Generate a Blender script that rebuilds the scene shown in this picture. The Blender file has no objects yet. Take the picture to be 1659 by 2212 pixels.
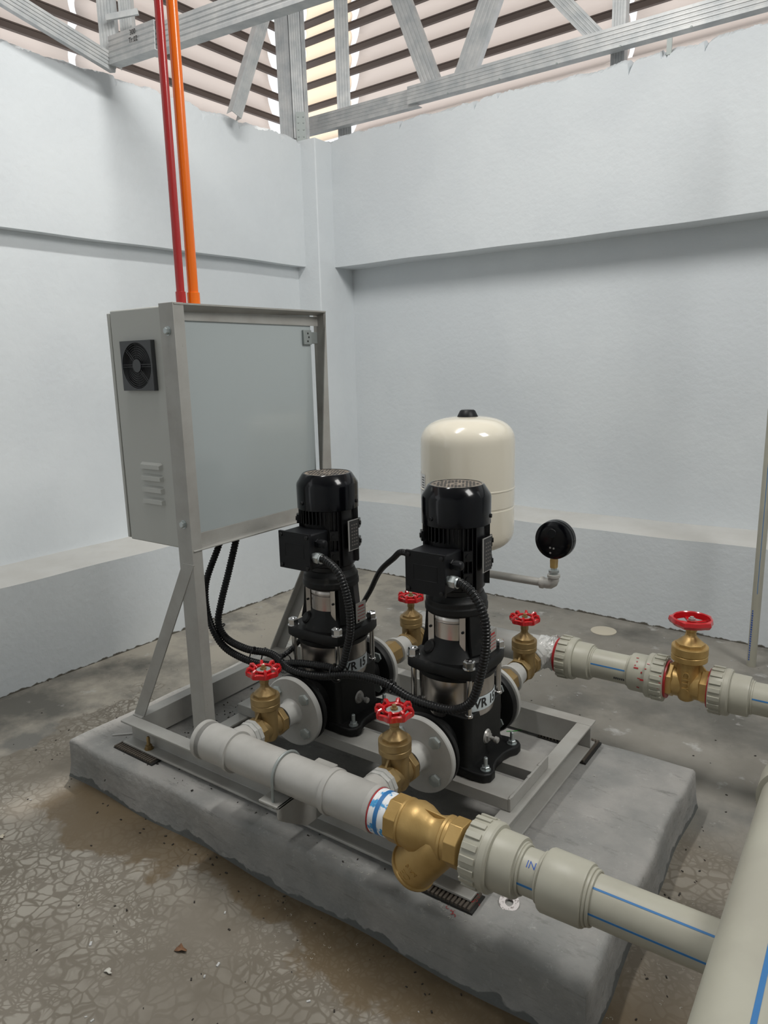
import bpy, bmesh, math, random
from mathutils import Vector, Matrix
random.seed(7)
PI = math.pi
SC = bpy.context.scene
COL = SC.collection

# ------------------------------------------------------------------ camera
cd = bpy.data.cameras.new('camera'); cam = bpy.data.objects.new('camera', cd); COL.objects.link(cam)
def cam_axes():
    P, Rl, Y = .2035839, -.02389459, -.61835243
    cp, sp = math.cos(P), math.sin(P)
    f = Vector((0, cp, -sp)); u = Vector((0, sp, cp)); r = Vector((1, 0, 0))
    cr, sr = math.cos(Rl), math.sin(Rl)
    rr = cr*r + sr*u; uu = -sr*r + cr*u
    Z = Matrix.Rotation(-Y, 3, 'Z')
    return Z @ rr, Z @ uu, Z @ f
_r, _u, _f = cam_axes()
M = Matrix((( _r.x, _u.x, -_f.x, 1.93), (_r.y, _u.y, -_f.y, -1.05), (_r.z, _u.z, -_f.z, 1.2), (0, 0, 0, 1)))
cam.matrix_world = M
cd.sensor_fit = 'HORIZONTAL'; cd.sensor_width = 36; cd.lens = 36*1551.08/1659
cd.clip_start = .02; cd.clip_end = 60
SC.camera = cam

# ------------------------------------------------------------------ light
w = bpy.data.worlds.new('sky'); SC.world = w; w.use_nodes = True
bg = w.node_tree.nodes['Background']; bg.inputs[0].default_value = (.96, .98, 1, 1); bg.inputs[1].default_value = 1.35
def area(name, loc, size, sizey, energy, target, color=(1, 1, 1)):
    l = bpy.data.lights.new(name, 'AREA'); l.shape = 'RECTANGLE'; l.size = size; l.size_y = sizey
    l.energy = energy; l.color = color
    o = bpy.data.objects.new(name, l); COL.objects.link(o); o.location = loc
    d = Vector(target) - Vector(loc); o.rotation_euler = d.to_track_quat('-Z', 'Y').to_euler()
    return o
area('tube_light', (.5, .3, 3.4), .15, 1.3, 46, (.5, .3, 0), (1, .985, .95))
area('tube_light', (3.1, .5, 3.3), .8, 1.0, 58, (-.6, .4, 1.2), (1, .985, .95))
sl = bpy.data.lights.new('sun', 'SUN'); sl.energy = 2.2; sl.angle = .02; sl.color = (1, .95, .88)
so = bpy.data.objects.new('sun', sl); COL.objects.link(so); so.rotation_euler = Vector((.35, -.5, -1)).to_track_quat('-Z', 'Y').to_euler()
SC.view_settings.view_transform = 'Standard'; SC.view_settings.look = 'None'
SC.view_settings.gamma = 1; SC.view_settings.use_curve_mapping = False
SC.view_settings.exposure = -.2

# ------------------------------------------------------------------ materials
MT = {}
def base(name, col, rough=.5, metal=0, spec=.5, coat=0):
    m = bpy.data.materials.new(name); m.use_nodes = True
    b = m.node_tree.nodes['Principled BSDF']
    b.inputs['Base Color'].default_value = (*col, 1); b.inputs['Roughness'].default_value = rough
    b.inputs['Metallic'].default_value = metal; b.inputs['Specular IOR Level'].default_value = spec
    b.inputs['Coat Weight'].default_value = coat
    MT[name] = m
    return m, m.node_tree, b
def N(nt, t, **kw):
    n = nt.nodes.new(t)
    for k, v in kw.items():
        if k in n.inputs: n.inputs[k].default_value = v
        else: setattr(n, k, v)
    return n
def coords(nt): return N(nt, 'ShaderNodeNewGeometry').outputs['Position']
def noisemix(nt, b, c1, c2, scale, lo=.4, hi=.6, detail=6, rough=.6, stretch=None, prev=None):
    """mix the base colour between c1 and c2 by a noise mask; returns colour socket"""
    pos = coords(nt)
    if stretch:
        mp = N(nt, 'ShaderNodeMapping'); mp.inputs['Scale'].default_value = stretch
        nt.links.new(pos, mp.inputs['Vector']); pos = mp.outputs[0]
    n = N(nt, 'ShaderNodeTexNoise', Scale=scale, Detail=detail, Roughness=rough)
    nt.links.new(pos, n.inputs['Vector'])
    mr = N(nt, 'ShaderNodeMapRange'); mr.inputs[1].default_value = lo; mr.inputs[2].default_value = hi
    nt.links.new(n.outputs['Fac'], mr.inputs[0])
    mx = N(nt, 'ShaderNodeMix', data_type='RGBA')
    nt.links.new(mr.outputs[0], mx.inputs[0])
    if prev is None: mx.inputs[6].default_value = (*c1, 1)
    else: nt.links.new(prev, mx.inputs[6])
    mx.inputs[7].default_value = (*c2, 1)
    nt.links.new(mx.outputs[2], b.inputs['Base Color'])
    return mx.outputs[2]
def bump(nt, b, scale, strength, dist=.002, detail=4):
    n = N(nt, 'ShaderNodeTexNoise', Scale=scale, Detail=detail)
    nt.links.new(coords(nt), n.inputs['Vector'])
    bp = N(nt, 'ShaderNodeBump', Strength=strength, Distance=dist)
    nt.links.new(n.outputs['Fac'], bp.inputs['Height']); nt.links.new(bp.outputs[0], b.inputs['Normal'])

m, nt, b = base('white_wall', (.72, .75, .765), .75, spec=.3)
c = noisemix(nt, b, (.72, .755, .775), (.67, .705, .73), 1.3)
g = N(nt, 'ShaderNodeSeparateXYZ'); nt.links.new(coords(nt), g.inputs[0])
n = N(nt, 'ShaderNodeTexNoise', Scale=30, Detail=6); nt.links.new(coords(nt), n.inputs['Vector'])
ma = N(nt, 'ShaderNodeMath', operation='MULTIPLY_ADD'); ma.inputs[1].default_value = -.03; nt.links.new(n.outputs['Fac'], ma.inputs[0]); nt.links.new(g.outputs['Z'], ma.inputs[2])
mr = N(nt, 'ShaderNodeMapRange'); mr.inputs[1].default_value = -.011; mr.inputs[2].default_value = -.007; mr.inputs[3].default_value = 1; mr.inputs[4].default_value = 0
nt.links.new(ma.outputs[0], mr.inputs[0])
mx = N(nt, 'ShaderNodeMix', data_type='RGBA'); nt.links.new(mr.outputs[0], mx.inputs[0]); nt.links.new(c, mx.inputs[6]); mx.inputs[7].default_value = (.12, .11, .09, 1)
nt.links.new(mx.outputs[2], b.inputs['Base Color']); bump(nt, b, 38, .45, .004, 5)
m, nt, b = base('ledge_dimmed', (.6, .59, .56), .85); c = noisemix(nt, b, (.62, .615, .59), (.57, .56, .53), 4); noisemix(nt, b, None, (.2, .16, .12), 60, .72, .78, prev=c)  # ledge colour darkened to offset strong overhead light, with fine dark specks
m, nt, b = base('bare_plaster', (.4, .4, .38), .9); noisemix(nt, b, (.35, .35, .34), (.6, .6, .58), 60)
m, nt, b = base('concrete', (.3, .31, .3), .8, spec=.3)
c = noisemix(nt, b, (.24, .242, .233), (.345, .335, .318), 5, .38, .62)
c = noisemix(nt, b, None, (.17, .17, .16), 26, .56, .74, stretch=(.35, 1, 3), prev=c, rough=.75)
c = noisemix(nt, b, None, (.40, .395, .38), 34, .58, .74, prev=c, rough=.8)
c = noisemix(nt, b, None, (.13, .125, .115), 150, .70, .76, prev=c)
# damp skirt of the block where it meets the wet floor
g = N(nt, 'ShaderNodeSeparateXYZ'); nt.links.new(coords(nt), g.inputs[0])
n = N(nt, 'ShaderNodeTexNoise', Scale=16, Detail=3); nt.links.new(coords(nt), n.inputs['Vector'])
ma = N(nt, 'ShaderNodeMath', operation='MULTIPLY_ADD'); ma.inputs[1].default_value = -.06; nt.links.new(n.outputs['Fac'], ma.inputs[0]); nt.links.new(g.outputs['Z'], ma.inputs[2])
mr = N(nt, 'ShaderNodeMapRange'); mr.inputs[1].default_value = -.020; mr.inputs[2].default_value = -.017; mr.inputs[3].default_value = 1; mr.inputs[4].default_value = 0
nt.links.new(ma.outputs[0], mr.inputs[0])
mx = N(nt, 'ShaderNodeMix', data_type='RGBA'); nt.links.new(mr.outputs[0], mx.inputs[0]); nt.links.new(c, mx.inputs[6]); mx.inputs[7].default_value = (.13, .135, .13, 1)
nt.links.new(mx.outputs[2], b.inputs['Base Color']); bump(nt, b, 45, .9, .004, 9)

m, nt, b = base('floor_screed', (.2, .18, .15), .62, spec=.4)
pos = coords(nt)
def mask(scale, lo, hi, detail=5, off=(0, 0, 0)):
    mp = N(nt, 'ShaderNodeMapping'); mp.inputs['Location'].default_value = off; nt.links.new(pos, mp.inputs['Vector'])
    n = N(nt, 'ShaderNodeTexNoise', Scale=scale, Detail=detail, Roughness=.6); nt.links.new(mp.outputs[0], n.inputs['Vector'])
    r = N(nt, 'ShaderNodeMapRange'); r.inputs[1].default_value = lo; r.inputs[2].default_value = hi; nt.links.new(n.outputs['Fac'], r.inputs[0])
    return r.outputs[0]
def mixc(a, bcol, fac):
    mx = N(nt, 'ShaderNodeMix', data_type='RGBA')
    nt.links.new(fac, mx.inputs[0])
    if isinstance(a, tuple): mx.inputs[6].default_value = (*a, 1)
    else: nt.links.new(a, mx.inputs[6])
    if isinstance(bcol, tuple): mx.inputs[7].default_value = (*bcol, 1)
    else: nt.links.new(bcol, mx.inputs[7])
    return mx.outputs[2]
def mul(a, b2):
    x = N(nt, 'ShaderNodeMath', operation='MULTIPLY'); nt.links.new(a, x.inputs[0])
    if isinstance(b2, float): x.inputs[1].default_value = b2
    else: nt.links.new(b2, x.inputs[1])
    return x.outputs[0]
def ramp(sock, lo, hi, a=0., z=1.):
    r = N(nt, 'ShaderNodeMapRange'); r.inputs[1].default_value = lo; r.inputs[2].default_value = hi; r.inputs[3].default_value = a; r.inputs[4].default_value = z
    nt.links.new(sock, r.inputs[0]); return r.outputs[0]
sep = N(nt, 'ShaderNodeSeparateXYZ'); nt.links.new(pos, sep.inputs[0])
bare = mixc((.215, .2, .172), (.30, .283, .25), mask(2.2, .35, .65))
bare = mixc(bare, (.40, .365, .305), ramp(sep.outputs['X'], .15, -.35, 0., .8))
bare = mixc(bare, (.17, .165, .15), mask(3.1, .5, .66, 7, (3, 1, 0)))
bare = mixc(bare, (.13, .125, .11), mask(1.1, .52, .62, 8, (1, 7, 0)))
bare = mixc(bare, (.46, .45, .43), mask(9, .62, .72, 8))
bare = mixc(bare, (.08, .075, .065), mask(30, .68, .74, 4, (5, 5, 0)))
brown = mixc((.145, .125, .095), (.21, .185, .15), mask(3, .35, .65, 6, (7, 2, 0)))
wv = N(nt, 'ShaderNodeTexNoise', Scale=9, Detail=3); nt.links.new(pos, wv.inputs['Vector'])
vm = N(nt, 'ShaderNodeVectorMath', operation='MULTIPLY_ADD'); vm.inputs[1].default_value = (.07, .07, 0)
nt.links.new(wv.outputs['Color'], vm.inputs[0]); nt.links.new(pos, vm.inputs[2])
vo = N(nt, 'ShaderNodeTexVoronoi', feature='DISTANCE_TO_EDGE', Scale=36); nt.links.new(vm.outputs[0], vo.inputs['Vector'])
vo2 = N(nt, 'ShaderNodeTexVoronoi', feature='DISTANCE_TO_EDGE', Scale=66); nt.links.new(vm.outputs[0], vo2.inputs['Vector'])
e1 = ramp(vo.outputs['Distance'], .05, .12); e2 = ramp(vo2.outputs['Distance'], .06, .14)
e2b = N(nt, 'ShaderNodeMath', operation='MAXIMUM'); nt.links.new(e2, e2b.inputs[0]); nt.links.new(mask(5, .45, .55, 2, (1, 9, 0)), e2b.inputs[1])
cells = mul(mul(e1, e2b.outputs[0]), mask(2.3, .36, .56, 5, (2, 5, 0)))
cells = mul(cells, ramp(sep.outputs['X'], 1.55, .1, .45, 1.))
brown = mixc(brown, (.39, .365, .315), mul(cells, .8))
# wet brown stain hugging the block, wobbling edge
wob = N(nt, 'ShaderNodeMath', operation='MULTIPLY_ADD'); wob.inputs[1].default_value = .3
nt.links.new(mask(4, .2, .8, 5, (4, 4, 0)), wob.inputs[0]); nt.links.new(sep.outputs['Y'], wob.inputs[2])
wet = mul(ramp(wob.outputs[0], .0, .03), ramp(sep.outputs['Y'], .3, .1))
wet = mul(wet, ramp(sep.outputs['X'], .02, .08))
brown = mixc(brown, (.13, .09, .045), mul(wet, .8))
# the damp region ends in an irregular tide line towards the walls
tl = N(nt, 'ShaderNodeMath', operation='MULTIPLY_ADD'); tl.inputs[1].default_value = .8
nt.links.new(mask(1.6, .2, .8, 7, (8, 3, 0)), tl.inputs[0]); nt.links.new(sep.outputs['X'], tl.inputs[2])
dry1 = ramp(tl.outputs[0], -.02, -.05)
yy = N(nt, 'ShaderNodeMath', operation='MULTIPLY_ADD'); yy.inputs[1].default_value = .5
nt.links.new(mask(2, .2, .8, 7, (5, 3, 0)), yy.inputs[0]); nt.links.new(sep.outputs['Y'], yy.inputs[2])
dry2 = ramp(yy.outputs[0], .95, 1.1)
dm = N(nt, 'ShaderNodeMath', operation='MAXIMUM'); nt.links.new(dry1, dm.inputs[0]); nt.links.new(dry2, dm.inputs[1])
fl = mixc(brown, bare, dm.outputs[0])
nt.links.new(fl, b.inputs['Base Color'])
nt.links.new(ramp(dm.outputs[0], 0, 1, .42, .8), b.inputs['Roughness'])
bump(nt, b, 25, .35, .003, 8)

m, nt, b = base('grey_paint', (.42, .42, .4), .42); c = noisemix(nt, b, (.40, .395, .37), (.33, .315, .29), 9, .4, .7); noisemix(nt, b, None, (.22, .2, .17), 140, .68, .76, prev=c); bump(nt, b, 60, .12, .001)
m, nt, b = base('manifold_paint', (.5, .5, .47), .38); c = noisemix(nt, b, (.44, .43, .405), (.38, .37, .345), 8); noisemix(nt, b, None, (.2, .18, .16), 70, .74, .78, prev=c)
m, nt, b = base('flange_paint', (.5, .5, .48), .4); c = noisemix(nt, b, (.45, .45, .43), (.40, .395, .375), 10); noisemix(nt, b, None, (.2, .16, .13), 55, .74, .78, prev=c)
base('cabinet_paint', (.47, .475, .445), .4)
base('cabinet_back', (.43, .475, .48), .22, coat=.3)
base('dark_seal', (.12, .12, .11), .6)
base('black_plastic', (.006, .0065, .008), .45, spec=.28)
base('grille_plastic', (.055, .058, .062), .45)
base('gloss_black', (.002, .0022, .0035), .15, spec=.28, coat=.1)
m, nt, b = base('black_motor', (.007, .007, .0078), .33, spec=.4); bump(nt, b, 120, .1, .001)
m, nt, b = base('cast_black', (.006, .0065, .0065), .5, spec=.3); c = noisemix(nt, b, (.005, .0055, .0055), (.010, .010, .010), 12); noisemix(nt, b, None, (.05, .047, .04), 25, .62, .85, prev=c); bump(nt, b, 90, .25, .001)
base('rubber', (.02, .019, .017), .8)
base('dusty_rubber', (.085, .07, .055), .85)
m, nt, b = base('dusty_vent', (.22, .18, .14), .8); noisemix(nt, b, (.24, .2, .16), (.1, .085, .07), 60)
m, nt, b = base('stainless', (.62, .58, .54), .27, 1); noisemix(nt, b, (.64, .6, .56), (.42, .38, .35), 9, .4, .7, stretch=(1, 1, .15))
base('steel_bright', (.7, .7, .7), .2, 1)
m, nt, b = base('zinc', (.5, .54, .54), .36, .85); bump(nt, b, 200, .1, .0005)
m, nt, b = base('dull_zinc', (.33, .36, .35), .5, .4)
m, nt, b = base('galvanised', (.5, .51, .51), .45, .3); noisemix(nt, b, (.56, .565, .56), (.42, .44, .45), 14, .35, .65)
m, nt, b = base('brass', (.33, .22, .085), .42, .55); noisemix(nt, b, (.34, .235, .10), (.23, .155, .065), 14, .4, .7); bump(nt, b, 160, .12, .0006)
m, nt, b = base('gold_brass', (.5, .33, .12), .4, .5); noisemix(nt, b, (.52, .345, .13), (.42, .27, .09), 12, .4, .7); bump(nt, b, 260, .22, .0008)
m, nt, b = base('red_enamel', (.52, .008, .012), .22, coat=.6)
m, nt, b = base('pp_plastic', (.50, .49, .41), .42); c = noisemix(nt, b, (.44, .43, .355), (.40, .385, .32), 6); noisemix(nt, b, None, (.33, .3, .26), 80, .73, .78, prev=c)
base('blue_stripe', (.03, .17, .42), .5)
base('blue_ink', (.03, .1, .4), .5)
m, nt, b = base('cream_enamel', (.73, .68, .565), .16, coat=.4); noisemix(nt, b, (.74, .69, .575), (.6, .55, .46), 90, .74, .8)
base('sticker', (.75, .75, .75), .5)
base('ink', (.02, .02, .02), .5)
m, nt, b = base('label_metal', (.45, .44, .42), .4, .5)
m, nt, b = base('dim_print', (.12, .11, .1), .5)
base('label_band', (.62, .68, .7), .35)
base('red_conduit', (.42, .02, .02), .25, coat=.3)
base('orange_conduit', (.9, .17, .003), .25, coat=.3)
base('conduit_black', (.006, .0065, .007), .36, spec=.4)
m, nt, b = base('thread_tape', (.75, .78, .8), .6); noisemix(nt, b, (.78, .8, .82), (.05, .3, .6), 45, .55, .6)
m, nt, b = base('red_sealant', (.4, .015, .02), .35)
m, nt, b = base('batten_paint', (.105, .078, .066), .55)
m, nt, b = base('beige_lid', (.55, .5, .4), .6)
m, nt, b = base('leaf_brown', (.2, .1, .05), .7)
m, nt, b = base('shaving', (.6, .58, .52), .6)
m, nt, b = base('dirt', (.03, .025, .02), .8)
m, nt, b = base('paint_pool', (.5, .5, .49), .5)
m, nt, b = base('film', (.62, .62, .6), .18, coat=.8); bump(nt, b, 90, 1, .006, 3)
base('white_part', (.7, .7, .7), .4)
m, nt, b = base('washer_metal', (.5, .47, .46), .5); noisemix(nt, b, (.6, .56, .55), (.2, .17, .16), 180, .5, .6)
# translucent roofing
m, nt, b = base('roof_plastic', (.78, .74, .71), .6)
b.inputs['Specular IOR Level'].default_value = .2
tr = N(nt, 'ShaderNodeBsdfTranslucent'); tr.inputs[0].default_value = (.80, .75, .72, 1)
ms = N(nt, 'ShaderNodeMixShader'); ms.inputs[0].default_value = .7
nt.links.new(b.outputs[0], ms.inputs[1]); nt.links.new(tr.outputs[0], ms.inputs[2])
nt.links.new(ms.outputs[0], nt.nodes['Material Output'].inputs['Surface'])
m, nt, b = base('roof_clear', (.9, .82, .66), .5)
tr = N(nt, 'ShaderNodeBsdfTranslucent'); tr.inputs[0].default_value = (.95, .86, .76, 1)
ms = N(nt, 'ShaderNodeMixShader'); ms.inputs[0].default_value = .85
nt.links.new(b.outputs[0], ms.inputs[1]); nt.links.new(tr.outputs[0], ms.inputs[2])
nt.links.new(ms.outputs[0], nt.nodes['Material Output'].inputs['Surface'])

# ------------------------------------------------------------------ mesh kit
def frame(ax, up=None):
    z = Vector(ax).normalized()
    x = Vector(up) if up else (Vector((1, 0, 0)) if abs(z.z) > .9 else Vector((0, 0, 1)))
    x = (x - z*x.dot(z)).normalized(); y = z.cross(x)
    return x, y, z
class MB:
    def __init__(s): s.v = []; s.f = []
    def add(s, vs, fs):
        o = len(s.v); s.v += [Vector(v) for v in vs]; s.f += [[i+o for i in f] for f in fs]; return s
    def box(s, x0, x1, y0, y1, z0, z1):
        v = [(x, y, z) for z in (z0, z1) for y in (y0, y1) for x in (x0, x1)]
        return s.add(v, [(0, 2, 3, 1), (4, 5, 7, 6), (0, 1, 5, 4), (2, 6, 7, 3), (0, 4, 6, 2), (1, 3, 7, 5)])
    def obox(s, c, ax, up, l, wd, h):   # oriented box: length along ax, width along up, height along the third
        x, y, z = frame(ax, up); c = Vector(c)
        v = [c + z*(l*a) + x*(wd*b_) + y*(h*d) for a in (-.5, .5) for b_ in (-.5, .5) for d in (-.5, .5)]
        return s.add(v, [(0, 1, 3, 2), (4, 6, 7, 5), (0, 4, 5, 1), (2, 3, 7, 6), (0, 2, 6, 4), (1, 5, 7, 3)])
    def lathe(s, p0, ax, prof, n=32, phase=0, up=None, sc=(1, 1), arc=None, flare=None):
        x, y, z = frame(ax, up); p0 = Vector(p0); rings = []
        full = arc is None
        cnt = n if full else n+1
        for d, r in prof:
            ring = []
            for i in range(cnt):
                a = phase + (2*PI*i/n if full else arc[0] + (arc[1]-arc[0])*i/n)
                ring.append(p0 + z*d + x*(math.cos(a)*r*sc[0]) + y*(math.sin(a)*r*sc[1]))
            rings.append(ring)
        vs = [v for r_ in rings for v in r_]; fs = []
        for k in range(len(prof)-1):
            for i in range(n):
                j = (i+1) % cnt if full else i+1
                fs.append((k*cnt+i, k*cnt+j, (k+1)*cnt+j, (k+1)*cnt+i))
        if full:
            fs.append(tuple(range(cnt))[::-1]); fs.append(tuple((len(prof)-1)*cnt+i for i in range(cnt)))
        return s.add(vs, fs)
    def cyl(s, a, b_, r, n=24, phase=0, r2=None, up=None):
        a = Vector(a); b_ = Vector(b_)
        return s.lathe(a, b_-a, [(0, r), ((b_-a).length, r if r2 is None else r2)], n, phase, up)
    def ring(s, p0, ax, r_in, r_out, h, n=32):  # flat washer with a hole
        return s.lathe2(p0, ax, [(0, r_in), (0, r_out), (h, r_out), (h, r_in)], n)
    def lathe2(s, p0, ax, prof, n=32, phase=0, up=None):   # closed profile loop
        x, y, z = frame(ax, up); p0 = Vector(p0); m_ = len(prof)
        vs = [p0 + z*d + x*(math.cos(phase+2*PI*i/n)*r) + y*(math.sin(phase+2*PI*i/n)*r) for d, r in prof for i in range(n)]
        fs = [(k*n+i, k*n+(i+1) % n, ((k+1) % m_)*n+(i+1) % n, ((k+1) % m_)*n+i) for k in range(m_) for i in range(n)]
        return s.add(vs, fs)
    def torus(s, p0, ax, R, r, n=32, m_=8):
        return s.lathe2(p0, ax, [(math.sin(2*PI*k/m_)*r, R+math.cos(2*PI*k/m_)*r) for k in range(m_)], n)
    def ball(s, c, r, n=16, sc=(1, 1, 1)):
        b_ = MB(); b_.lathe((0, 0, -r), (0, 0, 1), [(r-r*math.cos(PI*k/8), max(r*math.sin(PI*k/8), 1e-5)) for k in range(9)], n)
        return s.add([Vector(c)+Vector((v.x*sc[0], v.y*sc[1], v.z*sc[2])) for v in b_.v], b_.f)
    def prism(s, pts, vec):
        n = len(pts); vec = Vector(vec); p = [Vector(q) for q in pts]
        fs = [tuple(range(n))[::-1], tuple(range(n, 2*n))] + [(i, (i+1) % n, (i+1) % n+n, i+n) for i in range(n)]
        return s.add(p+[q+vec for q in p], fs)
    def bar(s, a, b_, prof, up):        # sweep a closed 2-D outline (u along up, v across) from a to b
        x, y, z = frame(Vector(b_)-Vector(a), up); a = Vector(a)
        return s.prism([a + x*u + y*v for u, v in prof], Vector(b_)-a)
    def tube(s, pts, r, n=10, rf=None):
        P = [Vector(p) for p in pts]; L = len(P)
        t = [(P[min(i+1, L-1)]-P[max(i-1, 0)]).normalized() for i in range(L)]
        x = frame(t[0])[0]; vs = []
        for i in range(L):
            x = (x - t[i]*x.dot(t[i])).normalized(); y = t[i].cross(x)
            rr = rf(i) if rf else r
            vs += [P[i]+x*(math.cos(2*PI*k/n)*rr)+y*(math.sin(2*PI*k/n)*rr) for k in range(n)]
        fs = [(i*n+k, i*n+(k+1) % n, (i+1)*n+(k+1) % n, (i+1)*n+k) for i in range(L-1) for k in range(n)]
        fs += [tuple(range(n))[::-1], tuple((L-1)*n+k for k in range(n))]
        return s.add(vs, fs)
    def xf(s, mat):
        s.v = [mat @ v for v in s.v]; return s
    def join(s, o): return s.add(o.v, o.f)
def spline(pts, step):
    P = [Vector(p) for p in pts]; P = [2*P[0]-P[1]] + P + [2*P[-1]-P[-2]]; fine = []
    for i in range(1, len(P)-2):
        for k in range(24):
            t = k/24; a, b_, c, d = P[i-1:i+3]
            fine.append(.5*((2*b_)+(c-a)*t+(2*a-5*b_+4*c-d)*t*t+(3*b_-a-3*c+d)*t**3))
    fine.append(P[-2]); out = [fine[0]]; acc = 0
    for i in range(1, len(fine)):
        seg = (fine[i]-fine[i-1]).length; pos_ = 0
        while acc + (seg-pos_) >= step:
            pos_ += step-acc; acc = 0; out.append(fine[i-1].lerp(fine[i], pos_/seg))
        acc += seg-pos_
    return out

def tag(o, label=None, cat=None, group=None, kind=None):
    if label: o['label'] = label
    if cat: o['category'] = cat
    if group: o['group'] = group
    if kind: o['kind'] = kind
    return o
def thing(name, loc=(0, 0, 0), label=None, cat=None, group=None, kind=None):
    o = bpy.data.objects.new(name, None); o.empty_display_size = .02; COL.objects.link(o); o.location = loc
    return tag(o, label, cat, group, kind)
def part(name, mb, mat, parent=None, world=True, bevel=0, flat=False, seg=2, angle=.6):
    off = Vector((0, 0, 0))
    if parent is not None and world:
        p = parent
        while p is not None: off += p.location; p = p.parent
    me = bpy.data.meshes.new(name); me.from_pydata([tuple(v-off) for v in mb.v], [], mb.f)
    bm = bmesh.new(); bm.from_mesh(me); bmesh.ops.recalc_face_normals(bm, faces=bm.faces); bm.to_mesh(me); bm.free()
    if not flat:
        me.shade_smooth(); me.set_sharp_from_angle(angle=angle)
    me.materials.append(MT[mat])
    o = bpy.data.objects.new(name, me); COL.objects.link(o)
    if parent is not None: o.parent = parent
    if bevel:
        md = o.modifiers.new('bevel', 'BEVEL'); md.width = bevel; md.segments = seg; md.limit_method = 'ANGLE'; md.angle_limit = .6
        md.harden_normals = False
    return o
def dup(root, loc=None, label=None, cat=None, group=None, rz=None):
    def cp(o, parent):
        c = o.copy(); COL.objects.link(c)
        if parent is not None: c.parent = parent
        for ch in [q for q in bpy.data.objects if q.parent == o and q not in made]: made.add(cp(ch, c))
        made.add(c); return c
    made = set(); r = cp(root, None)
    if loc is not None: r.location = loc
    if rz is not None: r.rotation_euler = (0, 0, rz)
    return tag(r, label, cat, group)
def text_mb(txt, size, depth=0.0006, fn=None, align='CENTER', space=1, bold=0):
    cu = bpy.data.curves.new('t', 'FONT'); cu.body = txt; cu.size = size; cu.align_x = align; cu.align_y = 'CENTER'; cu.space_character = space
    cu.extrude = depth; cu.resolution_u = 3; cu.offset = bold
    ob = bpy.data.objects.new('t', cu); COL.objects.link(ob)
    me = bpy.data.meshes.new_from_object(ob.evaluated_get(bpy.context.evaluated_depsgraph_get()))
    mb = MB(); mb.add([v.co.copy() for v in me.vertices], [list(p.vertices) for p in me.polygons])
    bpy.data.objects.remove(ob); bpy.data.curves.remove(cu); bpy.data.meshes.remove(me)
    if fn: mb.v = [fn(v) for v in mb.v]
    return mb

# ------------------------------------------------------------------ room
class Wall:
    def __init__(s, a, b_): s.a = Vector(a); s.t = (Vector(b_)-s.a).normalized(); s.n = Vector((s.t.y, -s.t.x, 0))
    def p(s, along, out, z): return s.a + s.t*along - s.n*out + Vector((0, 0, z))
LW = Wall((-.717, .149, 0), (-.657, 2.284, 0)); BW = Wall((-.269, 2.223, 0), (1.595, 2.158, 0))
tag(part('floor', MB().box(-1.6, 4.2, -3.2, 3.2, -.1, 0), 'floor_screed'), kind='structure')
tag(part('wall_right', MB().box(4.0, 4.2, -3.2, 2.3, 0, 3.8), 'white_wall'), kind='structure')
tag(part('wall_front', MB().box(-1.0, 4.2, -3.4, -3.2, 0, 3.8), 'white_wall'), kind='structure')
tag(part('unseen_ceiling', MB().box(-1.25, 4.2, -3.4, 2.85, 3.8, 3.85), 'bare_plaster'), kind='structure')  # unseen ceiling slab, added to block sky light; dark tone limits bounce
def wall(name, W, s0, s1, rec, beam, top, seed):
    rnd = random.Random(seed)
    n = 900; prof = [(0, -.02), (0, .2), (0, .418), (.02, .424), (rec-.01, .436), (rec, .46), (rec, 1.1), (rec, 1.747), (beam, 1.747), (beam, 1.755), (beam, 2.1), (beam, top), (beam+.04, top+.02), (beam+.17, top+.02), (beam+.17, -.02)]
    m_ = len(prof); mb = MB(); vs = []; dip = 0; jl = [0]*(n+1)
    a = 0
    for i in range(n+1):
        a = a*.93 + rnd.uniform(-.0045, .0045); jl[i] = a+rnd.uniform(-.0022, .0022)+dip
        dip *= .72
        if rnd.random() < .018: dip = -rnd.uniform(.015, .045)
    for i in range(n+1):
        s_ = s0+(s1-s0)*i/n
        lump = .006*math.sin(s_*3.1+seed)+.003*math.sin(s_*11+seed)
        for k, (o_, z) in enumerate(prof):
            zz = z; oo = o_
            if k in (11,): zz += jl[i]
            if k in (12, 13): zz += jl[i]*.5+.004*math.sin(s_*30)
            if k in (2, 3, 4, 5): zz += .5*lump
            if k in (7, 8, 9): zz += .35*lump
            if k in (1, 2, 6, 10): oo += .3*lump
            vs.append(W.p(s_, oo, zz))
    fs = [(i*m_+k, i*m_+(k+1) % m_, (i+1)*m_+(k+1) % m_, (i+1)*m_+k) for i in range(n) for k in range(m_)]
    fs += [tuple(range(m_)), tuple(n*m_+k for k in range(m_))[::-1]]
    mb.add(vs, fs)
    o = tag(part(name, mb, 'white_wall'), kind='structure')
    o.data.materials.append(MT['ledge_dimmed'])
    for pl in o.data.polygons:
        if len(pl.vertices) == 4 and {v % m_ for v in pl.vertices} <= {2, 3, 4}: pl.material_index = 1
    return o
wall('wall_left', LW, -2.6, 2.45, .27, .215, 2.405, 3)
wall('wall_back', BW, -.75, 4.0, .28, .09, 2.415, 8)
mb = MB(); cc = [(-.776, 2.19), (-.785, 2.62), (-1.15, 2.62), (-1.15, 2.175)]
mb.prism([(x, y, 0) for x, y in cc], (0, 0, 2.408))
tag(part('trim_1', mb, 'white_wall', bevel=.006), kind='structure')

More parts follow.
